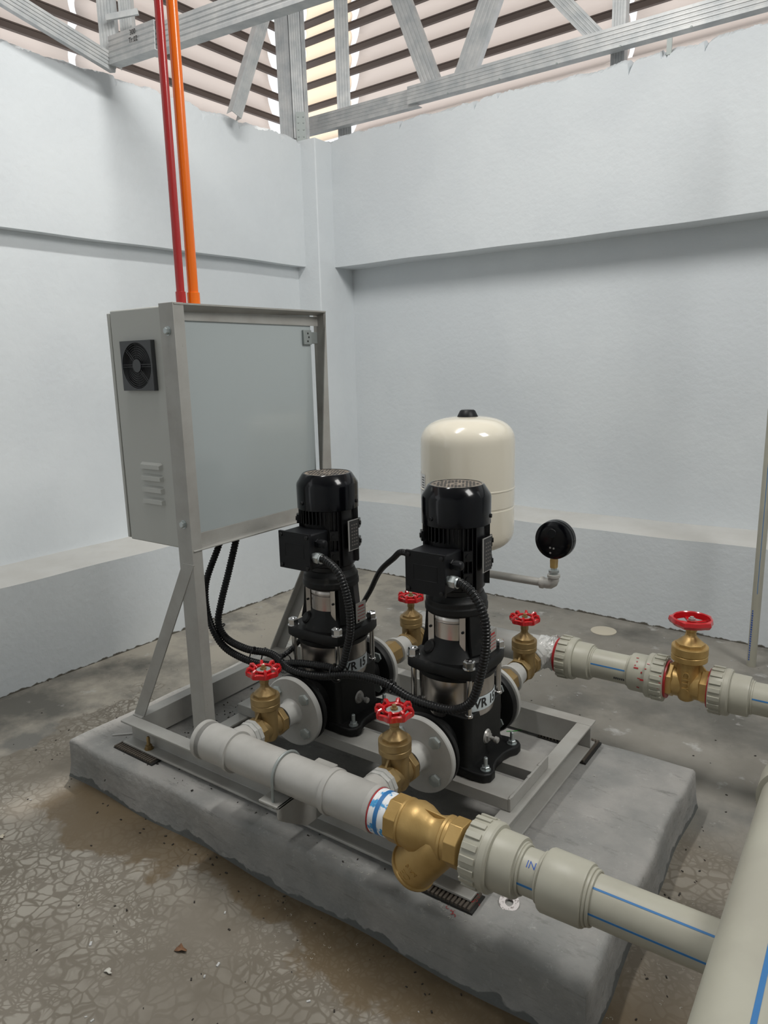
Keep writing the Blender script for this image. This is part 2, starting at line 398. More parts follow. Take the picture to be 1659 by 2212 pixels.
# ------------------------------------------------------------------ roof above the wall heads
roof = thing('ceiling', (-1.2, 2.6, 3.1), kind='structure')
LR = [(1.647, 2.847, 1.611, 1.688, 3.272, 3.344, 3.481), (1.533, 2.936, 1.555, 1.629, 3.167, 3.236, 3.369), (1.419, 3.025, 1.499, 1.571, 3.061, 3.128, 3.257), (1.294, 3.123, 1.437, 1.506, 2.945, 3.01, 3.134), (1.175, 3.216, 1.378, 1.445, 2.835, 2.897, 3.018), (1.067, 3.301, 1.324, 1.389, 2.734, 2.795, 2.911), (.962, 3.382, 1.272, 1.335, 2.637, 2.696, 2.808), (.849, 3.471, 1.216, 1.277, 2.531, 2.588, 2.697), (.735, 3.56, 1.16, 1.218, 2.426, 2.481, 2.585), (.621, 3.649, 1.103, 1.159, 2.32, 2.373, 2.473)]
RR = [(1.608, 3.019, -2.174, -1.67, -1.569, .585, .613), (1.495, 3.107, -2.061, -1.571, -1.473, .619, .647), (1.383, 3.194, -1.947, -1.472, -1.377, .654, .681), (1.254, 3.295, -1.817, -1.358, -1.266, .694, .719), (1.142, 3.383, -1.704, -1.259, -1.171, .728, .753), (1.029, 3.471, -1.59, -1.16, -1.074, .763, .787), (.944, 3.537, -1.504, -1.085, -1.002, .789, .812), (.832, 3.625, -1.391, -.986, -.905, .823, .846), (.72, 3.713, -1.277, -.887, -.809, .858, .88), (.607, 3.8, -1.164, -.788, -.713, .893, .914)]
def batten(W, row, s0, s1):
    u, z = row[0], row[1]; mb = MB(); h = .042
    a = W.p(s0, u, z-h/2); b_ = W.p(s1, u, z-h/2)
    # z-section: web facing the room with a lip and a thin groove under the lip
    mb.bar(a, b_, [(h/2, -.012), (h/2, .004), (h/2-.008, .004), (h/2-.008, 0), (h/2-.011, 0), (h/2-.011, .004), (-h/2, .004), (-h/2, -.02), (-h/2+.003, -.02), (-h/2+.003, -.012)], (0, 0, 1))
    return part('batten', mb, 'batten_paint', roof, flat=True)
def sheet(W, r0, r1, a0, b0, a1, b1, mat, endL, endR, name='roof_sheet'):
    # r0 lower batten row, r1 upper batten row; a/b: along at start/end on lower and upper rows
    mb = MB(); K = 8; Lc = 14; vs = []
    for k in range(K+1):
        t = k/K
        u = r0[0]+(r1[0]-r0[0])*t + .05*math.sin(PI*t)**.7 + .035; z = r0[1]+(r1[1]-r0[1])*t + .035*math.sin(PI*t)**.8 - .012
        bulge = math.sqrt(max(0, 1-t*t))
        A = a0+(a1-a0)*t + endL*(1-bulge); B = b0+(b1-b0)*t - endR*(1-bulge)
        for j in range(Lc+1):
            q = j/Lc
            vs.append(W.p(A+(B-A)*q, u, z))
    fs = [(k*(Lc+1)+j, k*(Lc+1)+j+1, (k+1)*(Lc+1)+j+1, (k+1)*(Lc+1)+j) for k in range(K) for j in range(Lc)]
    mb.add(vs, fs)
    o = part(name, mb, mat, roof)
    sd = o.modifiers.new('thick', 'SOLIDIFY'); sd.thickness = .002
    return o
for i, r in enumerate(LR):
    if i > 1: batten(LW, r, -2.2, r[6])
    if i+1 < len(LR):
        q = LR[i+1]
        sheet(LW, r, q, -2.2, r[2], -2.2, q[2]+.01, 'roof_plastic', 0, .045)
        sheet(LW, r, q, r[3]-.03, r[4]+.055, q[3]-.03, q[4]+.055, 'roof_plastic', .01, .10)
for i, r in enumerate(RR):
    if i > 1: batten(BW, r, r[2], 4.2)
    if i+1 < len(RR):
        q = RR[i+1]
        sheet(BW, r, q, r[2], r[3], q[2], q[3], 'roof_clear', 0, 0)
        sheet(BW, r, q, r[4]-.04, r[5], q[4]-.04, q[5], 'roof_plastic', .08, .02)
        sheet(BW, r, q, r[6], 4.2, q[6], 4.2, 'roof_plastic', .04, 0)
# eave sheets below the lowest battens
def low(W, r, a, b_, d=(.28, -.22)):
    q = (r[0]+d[0], r[1]+d[1])
    sheet(W, q, r, a, b_, a, b_, 'roof_plastic', 0, 0)
low(LW, LR[0], -2.2, 3.3); low(BW, RR[0], -1.57, 4.2); low(BW, (RR[0][0]+.3, RR[0][1]-.23), -1.6, 4.2)

# ------------------------------------------------------------------ steel trusses
def channel(mb, a, b_, wd, dp, nrm):
    """ribbed steel channel from a to b, web facing nrm"""
    x, y, z = frame(Vector(b_)-Vector(a), nrm)   # x = nrm direction
    h = wd/2; t = .0025; prof = []
    # outline in (x along nrm, y across)
    rib = []
    for c_ in (-.6, -.2, .2, .6):
        rib += [(0, (c_-.1)*h), (-.0022, (c_-.05)*h), (-.0022, (c_+.05)*h), (0, (c_+.1)*h)]
    prof = [(0, -h)] + rib + [(0, h), (-dp, h), (-dp, h-t), (-t*2, h-t), (-t*2, -h+t), (-dp, -h+t), (-dp, -h)]
    mb.prism([Vector(a)+x*u+y*v for u, v in prof], Vector(b_)-Vector(a))
    return mb
def screws(mb, a, b_, nrm, k, r=.004):
    for i in range(k):
        p = Vector(a).lerp(Vector(b_), (i+.5)/k); mb.lathe(p, nrm, [(0, r), (.003, r*.8)], 8)
nB = BW.n; nL = LW.n
tb = thing('roof_truss', (-.9, 2.33, 2.42), 'galvanised ribbed truss with its chord running along the back wall top', 'truss')
part('bottom_chord', channel(MB(), (-1.02, 2.349, 2.533), (-.1974, 2.3206, 2.520), .088, .04, nB), 'galvanised', tb, angle=.3)
part('bottom_chord', channel(MB(), (-.25, 2.304, 2.530), (3.2, 2.183, 2.492), .082, .05, nB), 'galvanised', tb, angle=.3)
def ext(p, q, k): p = Vector(p); q = Vector(q); return q+(q-p).normalized()*k
for b_, t_, wd in (((-.131, 2.3383, 2.5693), (-.3096, 2.3445, 2.9924), .098), ((.0607, 2.3316, 2.5649), (.1976, 2.3268, 2.8476), .112), ((.7196, 2.3086, 2.56), (.5551, 2.3143, 2.7455), .066)):
    o = part('web_member', channel(MB(), Vector(b_)-(Vector(t_)-Vector(b_)).normalized()*.03, ext(b_, t_, .5), wd, .035, nB), 'galvanised', tb, angle=.3)
part('post', channel(MB(), (.7995, 2.36, 2.42), (.7997, 2.36, 3.2), .06, .04, nB), 'galvanised', tb, angle=.3)
part('post', channel(MB(), (-.7464, 2.42, 2.40), (-.7471, 2.42, 3.4), .075, .045, (.6, -.8, 0)), 'galvanised', tb, angle=.3)
for i in range(9): part('screw', MB().lathe(Vector((-.15, 2.301, 2.488)).lerp(Vector((2.4, 2.207, 2.461)), (i+.5)/9), nB, [(0, .005), (.003, .004)], 8), 'dull_zinc', tb)
part('hanger', MB().box(1.03, 1.05, 2.268, 2.275, 2.40, 2.46), 'dull_zinc', tb)
def wtext(W, txt, size, s_, out, z, mat, parent, name='marking', slope=0):
    def fn(v): return W.p(s_+v.x, out-.0006+v.z, z+v.y+slope*v.x)
    return part(name, text_mb(txt, size, .0004, fn), mat, parent, flat=True)
# corner post: two channels back to back, angle cleats and a short stub plate
cp_ = thing('corner_post', (-.93, 2.18, 2.42), 'wide galvanised double channel post rising from the wall corner', 'post')
vd = Vector((.60, -.80, 0)); sd_ = Vector((.80, .60, 0))
c0 = Vector((-.945, 2.215, 2.43))
part('channel', channel(MB(), c0-sd_*.038, c0-sd_*.038+Vector((-.01, -.005, 1.3)), .078, .05, vd+sd_*-.35), 'galvanised', cp_, angle=.3)
part('channel', channel(MB(), c0+sd_*.034+vd*.03, c0+sd_*.034+vd*.03+Vector((-.01, -.005, 1.3)), .06, .05, vd), 'galvanised', cp_, angle=.3)
part('channel', channel(MB(), c0+sd_*.077+vd*.01, c0+sd_*.077+vd*.01+Vector((-.01, -.005, 1.3)), .022, .05, vd+sd_*.4), 'galvanised', cp_, angle=.3)
mb = MB(); pc = c0+sd_*.045+vd*.05; mb.obox(pc+Vector((0, 0, .05)), (0, 0, 1), vd, .15, .006, .05)
for dz in (0, .035, .07, .1):
    for dx in (-.014, .014): mb.lathe(pc+sd_*dx+Vector((0, 0, dz))+vd*.003, vd, [(0, .004), (.004, .003)], 8)
part('cleat', mb, 'dull_zinc', cp_)
# left truss
tl_ = thing('roof_truss', (-.82, .95, 2.42), 'galvanised truss standing on the left wall top beside the conduits', 'truss')
s0 = Vector((-.795, .9468, 2.4583)); dr = Vector((1, -.035, -.065)).normalized(); un = dr.cross(Vector((0, 1, 0))).normalized()
part('top_chord', channel(MB(), s0, s0+dr*.30, .10, .05, (-.05, -1, 0)), 'galvanised', tl_, angle=.3)
part('top_chord', channel(MB(), s0+dr*.22+Vector((0, .02, 0)), s0+dr*1.9+Vector((0, .02, 0)), .09, .05, (-.05, -1, 0)), 'galvanised', tl_, angle=.3)
part('post', channel(MB(), (-.815, .962, 2.41), (-.815, .962, 3.0), .065, .045, (.55, -.83, 0)), 'galvanised', tl_, angle=.3)
part('post', channel(MB(), (-.78, 1.03, 2.50), (-.78, 1.03, 3.1), .05, .045, (.55, -.83, 0)), 'galvanised', tl_, angle=.3)
part('web_member', channel(MB(), (-.80, .985, 2.418), (-.815, -.2, 2.68), .062, .04, (1, 0, -.25)), 'galvanised', tl_, angle=.3)
part('web_member', channel(MB(), (-.7952, 1.6396, 2.3894), (-.78, 2.16, 3.53), .058, .045, (1, -.15, 0)), 'galvanised', tl_, angle=.3)
mb = MB(); mb.obox((-.74, .985, 2.585), (1, .75, .2), (0, 0, 1), .13, .022, .012); part('stub_plate', mb, 'galvanised', tl_)
def fnl(v):
    return s0+dr*(.17+v.x)+Vector((0, -.002-v.z, .02+v.y))
part('marking', text_mb('300\nTr.02', .026, .0003, fnl), 'ink', tl_, flat=True)

# ------------------------------------------------------------------ concrete block
mb = MB()
nx, ny = 60, 34
def blk(x, y, z): return (x+.004*math.sin(y*17+z*9)*(1 if x > .8 else -1), y+.005*math.sin(x*13+z*20), z+.0025*math.sin(x*9+y*7))
rr = .014
loop = []
def rect(ix, z):
    pts = []
    for i in range(nx): pts.append(blk(ix+(1.588-2*ix)*i/nx, ix, z))
    for i in range(ny): pts.append(blk(1.588-ix, ix+(.843-2*ix)*i/ny, z))
    for i in range(nx): pts.append(blk(1.588-ix-(1.588-2*ix)*i/nx, .843-ix, z))
    for i in range(ny): pts.append(blk(ix, .843-ix-(.843-2*ix)*i/ny, z))
    return pts
levels = [(-.008, -.01), (-.004, .01), (-.001, .04), (0, .085), (.001, .108), (.006, .117), (.014, .12)]
n_ = 2*(nx+ny); vs = []; fs = []
for ix, z in levels: vs += rect(ix, z)
for k in range(len(levels)-1):
    for i in range(n_): fs.append((k*n_+i, k*n_+(i+1) % n_, (k+1)*n_+(i+1) % n_, (k+1)*n_+i))
fs.append(tuple((len(levels)-1)*n_+i for i in range(n_)))
mb.add(vs, fs)
tag(part('concrete_plinth', mb, 'concrete', angle=1.2), 'low grey concrete block on the floor carrying the whole pump set', 'plinth')

# ------------------------------------------------------------------ skid frame
sk = thing('skid_frame', (.75, .43, .128), 'light grey welded steel channel frame lying on the concrete block', 'frame')
ZB, ZT = .130, .202; t = .006
def chan(axis, web, tip, a, b_, zb=ZB, zt=ZT):
    mb = MB(); k = t if tip > web else -t
    o = [(web, zb), (tip, zb), (tip, zb+t), (web+k, zb+t), (web+k, zt-t), (tip, zt-t), (tip, zt), (web, zt)]
    if axis == 'x': mb.prism([(a, u, v) for u, v in o], (b_-a, 0, 0))
    else: mb.prism([(u, a, v) for u, v in o], (0, b_-a, 0))
    return mb
part('channel', chan('x', .108, .068, .176, 1.326), 'grey_paint', sk, bevel=.0012)
part('channel', chan('x', .765, .805, .176, 1.326), 'grey_paint', sk, bevel=.0012)
part('channel', chan('y', .215, .175, .110, .763, ZB, ZT+.0004), 'grey_paint', sk, bevel=.0012)
part('channel', chan('y', 1.286, 1.326, .110, .763, ZB, ZT+.0004), 'grey_paint', sk, bevel=.0012)
part('cross_member', chan('y', .435, .475, .108, .765, ZB+.001, ZT-.0004), 'grey_paint', sk, bevel=.0012)
for y0, y1 in ((.284, .367), (.418, .502)):
    mb = MB(); mb.prism([(.437, u, v) for u, v in ((y0, .2035), (y0, .233), (y1, .233), (y1, .2035), (y1-.005, .2035), (y1-.005, .228), (y0+.005, .228), (y0+.005, .2035))], (.867, 0, 0))
    part('pump_beam', mb, 'grey_paint', sk, bevel=.001)
mb = MB(); mb.box(1.304, 1.310, .284, .502, .2035, .236)
for y in (.295, .392, .455): mb.ball((1.307, y, .2355), .005, 8, (1, 2, .6))
part('end_plate', mb, 'grey_paint', sk, bevel=.001)
mb = MB(); mb.prism([(.916, -.055, .262), (.916, .108, .262), (.916, .108, .165), (.916, .035, .166), (.916, -.03, .212), (.916, -.055, .232)], (.006, 0, 0)); mb.box(.862, .922, -.055, .152, .256, .262)
part('pipe_bracket', mb, 'grey_paint', sk, bevel=.0015)
def nut(mb, c, r, h, up=(0, 0, 1), ph=0): mb.lathe(c, up, [(0, r), (h*.85, r), (h, r*.86)], 6, ph); return mb
def anchor(name, loc, hstud, mat, r=.004, parent=None):
    mb = MB(); x, y, z = loc; mb.lathe((x, y, z), (0, 0, 1), [(0, r*2.6), (.002, r*2.6)], 20); nut(mb, (x, y, z+.002), r*2, .007); nut(mb, (x, y, z+.009), r*1.9, .004); mb.lathe((x, y, z), (0, 0, 1), [(0, r), (hstud-.003, r), (hstud, r*.6)], 12)
    return part(name, mb, mat, parent)
anchor('anchor_bolt', (.2783, .083, .136), .038, 'brass', .005, sk)
# pads under the skid
def pad(x0, x1, y0, y1, label, ribs=True):
    o = thing('rubber_pad', ((x0+x1)/2, (y0+y1)/2, .12), label, 'pad', 'ribbed black rubber pads under the skid')
    mb = MB(); mb.box(x0, x1, y0, y1, .1195, .1245); part('sheet', mb, 'rubber', o)
    mb = MB(); n = int((x1-x0)/.0095); 
    for i in range(n):
        xx = x0+.003+(x1-x0-.006)*i/n; mb.box(xx, xx+.0055, y0+.001, y1-.001, .1245, .1297)
    part('rib', mb, 'dusty_rubber', o); return o
pad(.163, .338, .045, .10, 'black ribbed rubber pad under the front left skid end')
pad(1.175, 1.340, .048, .105, 'black ribbed rubber pad near the strainer under the skid')
pad(1.27, 1.337, .70, .83, 'short black rubber pad under the far right skid corner')
pad(1.17, 1.245, .765, .80, 'black rubber pad under the back channel behind the right pump')

# ------------------------------------------------------------------ cabinet stand
st = thing('cabinet_stand', (.40, .42, .202), 'light grey angle iron stand holding up the control cabinet', 'stand')
mb = MB(); mb.prism([(.428, .127, ZT), (.482, .127, ZT), (.482, .160, ZT), (.478, .160, ZT), (.478, .131, ZT), (.428, .131, ZT)], (0, 0, 1.358-ZT)); part('upright', mb, 'grey_paint', st, bevel=.0008)
mb = MB(); mb.box(.436, .479, .698, .702, ZT, 1.360)
mb.prism([(.483, .702, 1.36), (.483, .702, ZT), (.483, .66, ZT), (.483, .66, .89)], (-.004, 0, 0)); part('upright', mb, 'grey_paint', st, bevel=.0008)
mb = MB()
mb.prism([(.484, .127, 1.357), (.484, .702, 1.3605), (.484, .702, 1.3565), (.484, .127, 1.353)], (0, 0, 0.0001))
mb = MB(); mb.add([(.484, .13, 1.357), (.484, .702, 1.361), (.450, .702, 1.353), (.450, .13, 1.339), (.484, .13, 1.353), (.484, .702, 1.357), (.450, .702, 1.349), (.450, .13, 1.335)], [(0, 1, 2, 3), (4, 5, 6, 7), (0, 1, 5, 4), (3, 2, 6, 7), (0, 3, 7, 4), (1, 2, 6, 5)])
mb.box(.449, .453, .13, .70, 1.318, 1.345); part('top_rail', mb, 'grey_paint', st)
mb = MB(); mb.prism([(.449, .1315, .733), (.485, .1315, .733), (.485, .1315, .737), (.453, .1315, .737), (.453, .1315, .771), (.449, .1315, .771)], (0, .566, 0)); part('bottom_rail', mb, 'grey_paint', st, bevel=.0008)
for y, fl in ((.118, 1), (.724, -1)):
    a = Vector((.195, y, ZT)); b_ = Vector((.462, y+.008*fl, .70)); d_ = (b_-a).normalized(); prp = Vector((d_.z, 0, -d_.x))
    mb = MB(); o = [(-.02, 0), (.02, 0), (.02, .004*fl), (-.016, .004*fl), (-.016, .034*fl), (-.02, .034*fl)]
    A_ = [Vector((a.x+(u*prp.x)/d_.z*1, a.y+v, ZT)) if False else a+prp*u+Vector((0, v, 0))+d_*(u*prp.z/-d_.z) for u, v in o]
    mb.prism(A_, b_-a)
    part('brace', mb, 'grey_paint', st, bevel=.0008)
def hexbolt(mb, c, ax, r, h):
    c = Vector(c); ax = Vector(ax).normalized()
    mb.lathe(c, ax, [(0, r*1.25), (.0015, r*1.25)], 16); mb.lathe(c+ax*.0015, ax, [(0, r), (h*.8, r), (h, r*.8)], 6); return mb
for z in (1.291, .806):
    part('bolt', hexbolt(MB(), (.4574, .127, z), (0, -1, 0), .009, .008), 'zinc', st)

# ------------------------------------------------------------------ control cabinet
cb = thing('control_cabinet', (.33, .40, .735), 'grey steel electrical cabinet seen from its back with side fan grille', 'cabinet')
mb = MB(); mb.box(.216, .446, .1345, .672, .736, 1.353); part('body', mb, 'cabinet_paint', cb, bevel=.004)
mb = MB(); mb.box(.4462, .4482, .138, .668, .740, 1.349); part('back_panel', mb, 'cabinet_back', cb, bevel=.0008)
mb = MB(); mb.box(.212, .216, .14, .667, .742, 1.345); part('door_seal', mb, 'dark_seal', cb)
mb = MB(); mb.box(.201, .212, .1355, .672, .740, 1.347); part('door', mb, 'cabinet_paint', cb, bevel=.002)
fx0, fx1, fz0, fz1 = .266, .392, 1.147, 1.272; fcx, fcz = .329, 1.2095
mb = MB(); y0 = .1215
# frame plate with round hole built as ring of quads to a square
n = 48; out_ = []; inn = []
for i in range(n):
    a = 2*PI*i/n; c_, s_ = math.cos(a), math.sin(a); k = .063/max(abs(c_), abs(s_))
    out_.append((c_*k, s_*k)); inn.append((c_*.058, s_*.058))
vs = [(fcx+x, y0, fcz+z) for x, z in out_]+[(fcx+x, y0, fcz+z) for x, z in inn]+[(fcx+x, .1345, fcz+z) for x, z in out_]+[(fcx+x, .1345, fcz+z) for x, z in inn]
fs = []
for i in range(n):
    j = (i+1) % n; fs += [(i, j, n+j, n+i), (i, 2*n+i, 2*n+j, j), (n+i, n+j, 3*n+j, 3*n+i), (2*n+i, 3*n+i, 3*n+j, 2*n+j)]
fg = thing('fan_guard', (0, 0, 0)); fg.parent = cb; fg.location = (0, 0, 0)
bpy.data.objects.remove(fg)
fg = part('fan_guard', MB().add(vs, fs), 'grille_plastic', cb, flat=True)
mb = MB(); mb.box(fx0+.002, fx1-.002, .132, .1343, fz0+.002, fz1-.002); part('filter', mb, 'black_plastic', fg)
mb = MB()
for k in range(7): mb.torus((fcx, .1235, fcz), (0, 1, 0), .0215+.0056*k, .00075, 40, 4)
for a in (0, PI/2, PI, 3*PI/2, PI*.75, -PI*.25):
    for s_ in (-1, 1):
        d_ = Vector((math.cos(a), 0, math.sin(a))); pr = Vector((-d_.z, 0, d_.x))*(.0028*s_)
        mb.cyl(Vector((fcx, .123, fcz))+d_*.016+pr, Vector((fcx, .123, fcz))+d_*.058+pr, .0008, 4)
part('wire_rings', mb, 'grille_plastic', fg)
part('hub', MB().lathe((fcx, .1245, fcz), (0, -1, 0), [(0, .0165), (.003, .0165)], 28), 'grille_plastic', fg)
for i in range(4):
    z = .948-.0312*i; mb = MB()
    x0, x1 = .292, .381
    pts = [(x0, .1345, z+.007), (x0+.006, .1345, z+.011), (x1-.006, .1345, z+.011), (x1, .1345, z+.007), (x1, .1345, z-.007), (x0, .1345, z-.007)]
    fr = [(x0+.006, .1265, z+.003), (x0+.01, .1265, z+.005), (x1-.01, .1265, z+.005), (x1-.006, .1265, z+.003), (x1-.004, .1255, z-.006), (x0+.004, .1255, z-.006)]
    mb.add(pts+fr, [(6, 7, 8, 9, 10, 11)]+[(k, (k+1) % 6, (k+1) % 6+6, k+6) for k in range(6)])
    part('louver', mb, 'cabinet_paint', cb)
mb = MB(); mb.box(.448, .456, .628, .664, 1.262, 1.305); mb.box(.448, .451, .66, .697, 1.265, 1.300); part('mounting_tab', mb, 'dull_zinc', cb, bevel=.002)
mb = MB()
for y, z in ((.647, 1.295), (.651, 1.284), (.646, 1.272)): part('bolt_hole', MB().lathe((.456, y, z), (1, 0, 0), [(0, .003), (.0006, .003)], 10), 'ink', cb)
# rigid conduits rising from the cabinet top
for nm, mat, y, x, xt, yt, lab in (('conduit', 'red_conduit', .222, .40, .404, .222, 'red painted conduit rising from the cabinet top'), ('conduit', 'orange_conduit', .262, .402, .402, .262, 'orange painted conduit rising from the cabinet top')):
    rad = .0105 if mat == 'red_conduit' else .0135
    o = thing(nm, (x, y, 1.353), lab, 'conduit')
    part('pipe', MB().cyl((x, y, 1.353), (xt, yt, 2.9), rad, 20), mat, o)
    part('socket', MB().lathe((x, y, 1.353), (0, 0, 1), [(0, rad*1.22), (.04, rad*1.22), (.041, rad)], 20), mat, o)

# ------------------------------------------------------------------ pumps
Z0 = .233
def make_pump(loc, label):
    p = thing('booster_pump', loc, label, 'pump', None); z = lambda a: a-Z0
    W = dict(world=False)
    # base casting
    mb = MB()
    body = []
    for zz, hx, hy in ((0, .098, .098), (.02, .09, .092), (.035, .084, .088), (.15, .084, .09)):
        ring = []
        for q in range(4):
            for k in range(5):
                a = PI/2*q + PI/2*k/4; rr_ = .018
                cx = (hx-rr_)*(1 if q in (0, 3) else -1); cy = (hy-rr_)*(1 if q in (0, 1) else -1)
                ring.append((cx+math.cos(a)*rr_, cy+math.sin(a)*rr_, zz))
        body.append(ring)
    n = 20
    mb.add([v for r in body for v in r], [(k*n+i, k*n+(i+1) % n, (k+1)*n+(i+1) % n, (k+1)*n+i) for k in range(3) for i in range(n)]+[tuple(3*n+i for i in range(n)), tuple(range(n))])
    for s in (-1, 1):
        mb.lathe((0, s*.07, .077), (0, s, 0), [(0, .055), (.06, .05), (.075, .062)], 28)
        for sx in (-1, 1): pass
    part('base_casting', mb, 'cast_black', p, bevel=.003, **W)
    for s in (-1, 1):      # feet: dumb-bell outline
        pts = []
        for (cx, cy, a0, a1) in ((s*.118, .074, -10, 150), (s*.06, .085, 90, 120), ):
            pass
        outl = [(.05, -.095), (.095, -.1), (.125, -.096), (.138, -.082), (.138, -.062), (.128, -.045), (.122, -.02), (.122, .02), (.128, .045), (.138, .062), (.138, .082), (.125, .096), (.095, .1), (.05, .095)]
        mb = MB(); mb.prism([(s*x, y, .001) for x, y in outl], (0, 0, .022)); part('foot', mb, 'cast_black', p, bevel=.004, **W)
        for sy in (-1, 1):
            mb = MB(); x, y = s*.118, sy*.0715; mb.lathe((x, y, .023), (0, 0, 1), [(0, .0125), (.002, .0125)], 20); nut(mb, (x, y, .025), .010, .008); mb.lathe((x, y, .023), (0, 0, 1), [(0, .005), (.03, .005), (.032, .0035)], 12)
            part('foot_bolt', mb, 'zinc', p, **W)
    for s in (-1, 1):
        mb = MB(); mb.lathe((0, s*.138, .077), (0, s, 0), [(0, .06), (.004, .088), (.010, .0915), (.020, .0915), (.0215, .088)], 56); mb.lathe((0, s*.160, .077), (0, s, 0), [(0, .0), (0.001, .086), (.005, .086), (.005, .0)], 48)
        part('port_flange', mb, 'cast_black', p, **W)
    # sleeve, tie rods, head
    part('sleeve', MB().lathe((0, 0, .135), (0, 0, 1), [(0, .0905), (.008, .0925), (.11, .0925)], 64), 'stainless', p, **W)
    def cylmap(R_, az0, zc):
        return lambda v: Vector(((R_+v.z)*math.cos(az0+v.x/R_), (R_+v.z)*math.sin(az0+v.x/R_), zc+v.y))
    mb = MB(); mb.lathe((0, 0, .1505), (0, 0, 1), [(0, .0931), (.001, .0934), (.034, .0934), (.035, .0931)], 30, up=(1, 0, 0), arc=(-.72, .47)); lb = part('label_band', mb, 'label_band', p, **W)
    part('lettering', text_mb('VR 15', .033, .0003, cylmap(.0941, -.17, .168), bold=.0006), 'ink', lb, flat=True, **W)
    for sx in (-1, 1):
        for sy in (-1, 1):
            mb = MB(); mb.lathe((sx*.0765, sy*.0765, .148), (0, 0, 1), [(0, .0095), (.005, .0095), (.006, .0068), (.10, .0068)], 16)
            part('tie_rod', mb, 'steel_bright', p, **W)
    mb = MB(); n = 64; ring = []
    def headr(a, R0=.098, R1=.123): 
        c_ = abs(math.cos(2*(a)))  # lobes at 45deg
        return R0+(R1-R0)*(1-c_)**.9 if True else R0
    secs = [(z(.474), .94), (z(.477), .985), (z(.481), 1), (z(.499), 1), (z(.504), .97)]
    vs = []
    for zz, s in secs:
        for i in range(n):
            a = 2*PI*i/n; vs.append((math.cos(a)*headr(a)*s, math.sin(a)*headr(a)*s, zz))
    mb.add(vs, [(k*n+i, k*n+(i+1) % n, (k+1)*n+(i+1) % n, (k+1)*n+i) for k in range(len(secs)-1) for i in range(n)]+[tuple(range(n))[::-1], tuple((len(secs)-1)*n+i for i in range(n))])
    mb.lathe((0, 0, z(.462)), (0, 0, 1), [(0, .096), (.014, .101)], 48)
    hd = part('pump_head', mb, 'cast_black', p, **W)
    for sx in (-1, 1):
        for sy in (-1, 1):
            mb = MB(); c_ = (sx*.0765, sy*.0765, z(.503)); mb.lathe(c_, (0, 0, 1), [(0, .0155), (.002, .0155)], 24); mb.lathe((c_[0], c_[1], c_[2]+.002), (0, 0, 1), [(0, .0142), (.015, .0142), (.018, .0115)], 6, random.random()); mb.lathe((c_[0], c_[1], c_[2]+.016), (0, 0, 1), [(0, .007), (.004, .007), (.006, .004)], 12)
            part('nut', mb, 'steel_bright', p, **W)
    # lantern
    mb = MB(); mb.lathe((0, 0, z(.503)), (0, 0, 1), [(0, .088), (.006, .082), (.02, .074), (.036, .062), (.052, .056)], 40)
    for q in (0, PI):
        vs = []
        for a in (-.62, .62):
            for zz, ri, ro in ((z(.52), .055, .086), (z(.56), .055, .078), (z(.63), .058, .073)):
                for r_ in (ri, ro): vs.append((math.cos(q+a)*r_, math.sin(q+a)*r_, zz))
        for zz, ri, ro in ((z(.52), .055, .094), (z(.56), .055, .083), (z(.63), .058, .0755)):
            for r_ in (ri, ro): vs.append((math.cos(q)*r_, math.sin(q)*r_, zz))
        # three columns of 6: -a, +a, mid
        def qd(A, B): return [(A+1, A+3, B+3, B+1), (A+3, A+5, B+5, B+3), (A, B, B+2, A+2), (A+2, B+2, B+4, A+4), (A, A+1, B+1, B), (A+4, B+4, B+5, A+5)]
        fs = qd(0, 12)+qd(12, 6)+[(0, 2, 3, 1), (2, 4, 5, 3), (6, 7, 9, 8), (8, 9, 11, 10)]
        mb.add(vs, fs)
    mb.lathe((0, 0, z(.612)), (0, 0, 1), [(0, .070), (.006, .0765), (.02, .0765), (.022, .0745), (.034, .0745), (.038, .070), (.05, .066)], 48)
    part('lantern', mb, 'cast_black', p, bevel=.0015, **W)
    part('priming_plug', MB().lathe((-.035, -.045, z(.515)), (-.3, -.75, .55), [(0, .017), (.022, .017), (.026, .013)], 20), 'cast_black', p, **W)
    for s in (-1, 1):      # coupling guards
        mid = PI/2*s; mb = MB()
        mb.lathe((0, 0, z(.53)), (0, 0, 1), [(0, .0575), (.018, .0575), (.02, .0555), (.022, .0575), (.062, .0575), (.064, .0555), (.066, .0575), (.085, .0575)], 20, up=(1, 0, 0), arc=(mid-.66, mid+.66))
        for e in (-1, 1):
            a = mid+e*.66; c_ = Vector((math.cos(a)*.0575, math.sin(a)*.0575, z(.5725))); tng = Vector((math.cos(mid), math.sin(mid), 0)).cross(Vector((0, 0, 1)))*(-e)
            mb.obox(c_+tng*(.008)+Vector((math.cos(mid), math.sin(mid), 0))*.002, tng, (0, 0, 1), .016, .085, .0015)
        g = part('coupling_guard', mb, 'stainless', p, **W); sd = g.modifiers.new('t', 'SOLIDIFY'); sd.thickness = .001
        for e in (-1, 1):
            mb = MB(); a = mid+e*.66; c_ = Vector((math.cos(a)*.0575, math.sin(a)*.0575, z(.575))); tng = Vector((math.cos(mid), math.sin(mid), 0)).cross(Vector((0, 0, 1)))*(-e)
            mb.lathe(c_+tng*.009+Vector((0, s*.003, 0)), (0, s, 0), [(0, .0035), (.003, .003)], 10)
            part('screw', mb, 'black_plastic', p, **W)
    mb = MB(); mb.obox((.0905, .012, z(.545)), (0, 0, 1), (0, 1, 0), .055, .042, .002); rp = part('rating_plate', mb, 'label_metal', p, **W)
    mb = MB()
    for i in range(5): mb.obox((.0918, .012, z(.562-.009*i)), (0, 1, 0), (0, 0, 1), .032 if i else .022, .0014 if i else .005, .0005)
    part('print', mb, 'red_sealant', rp, **W)
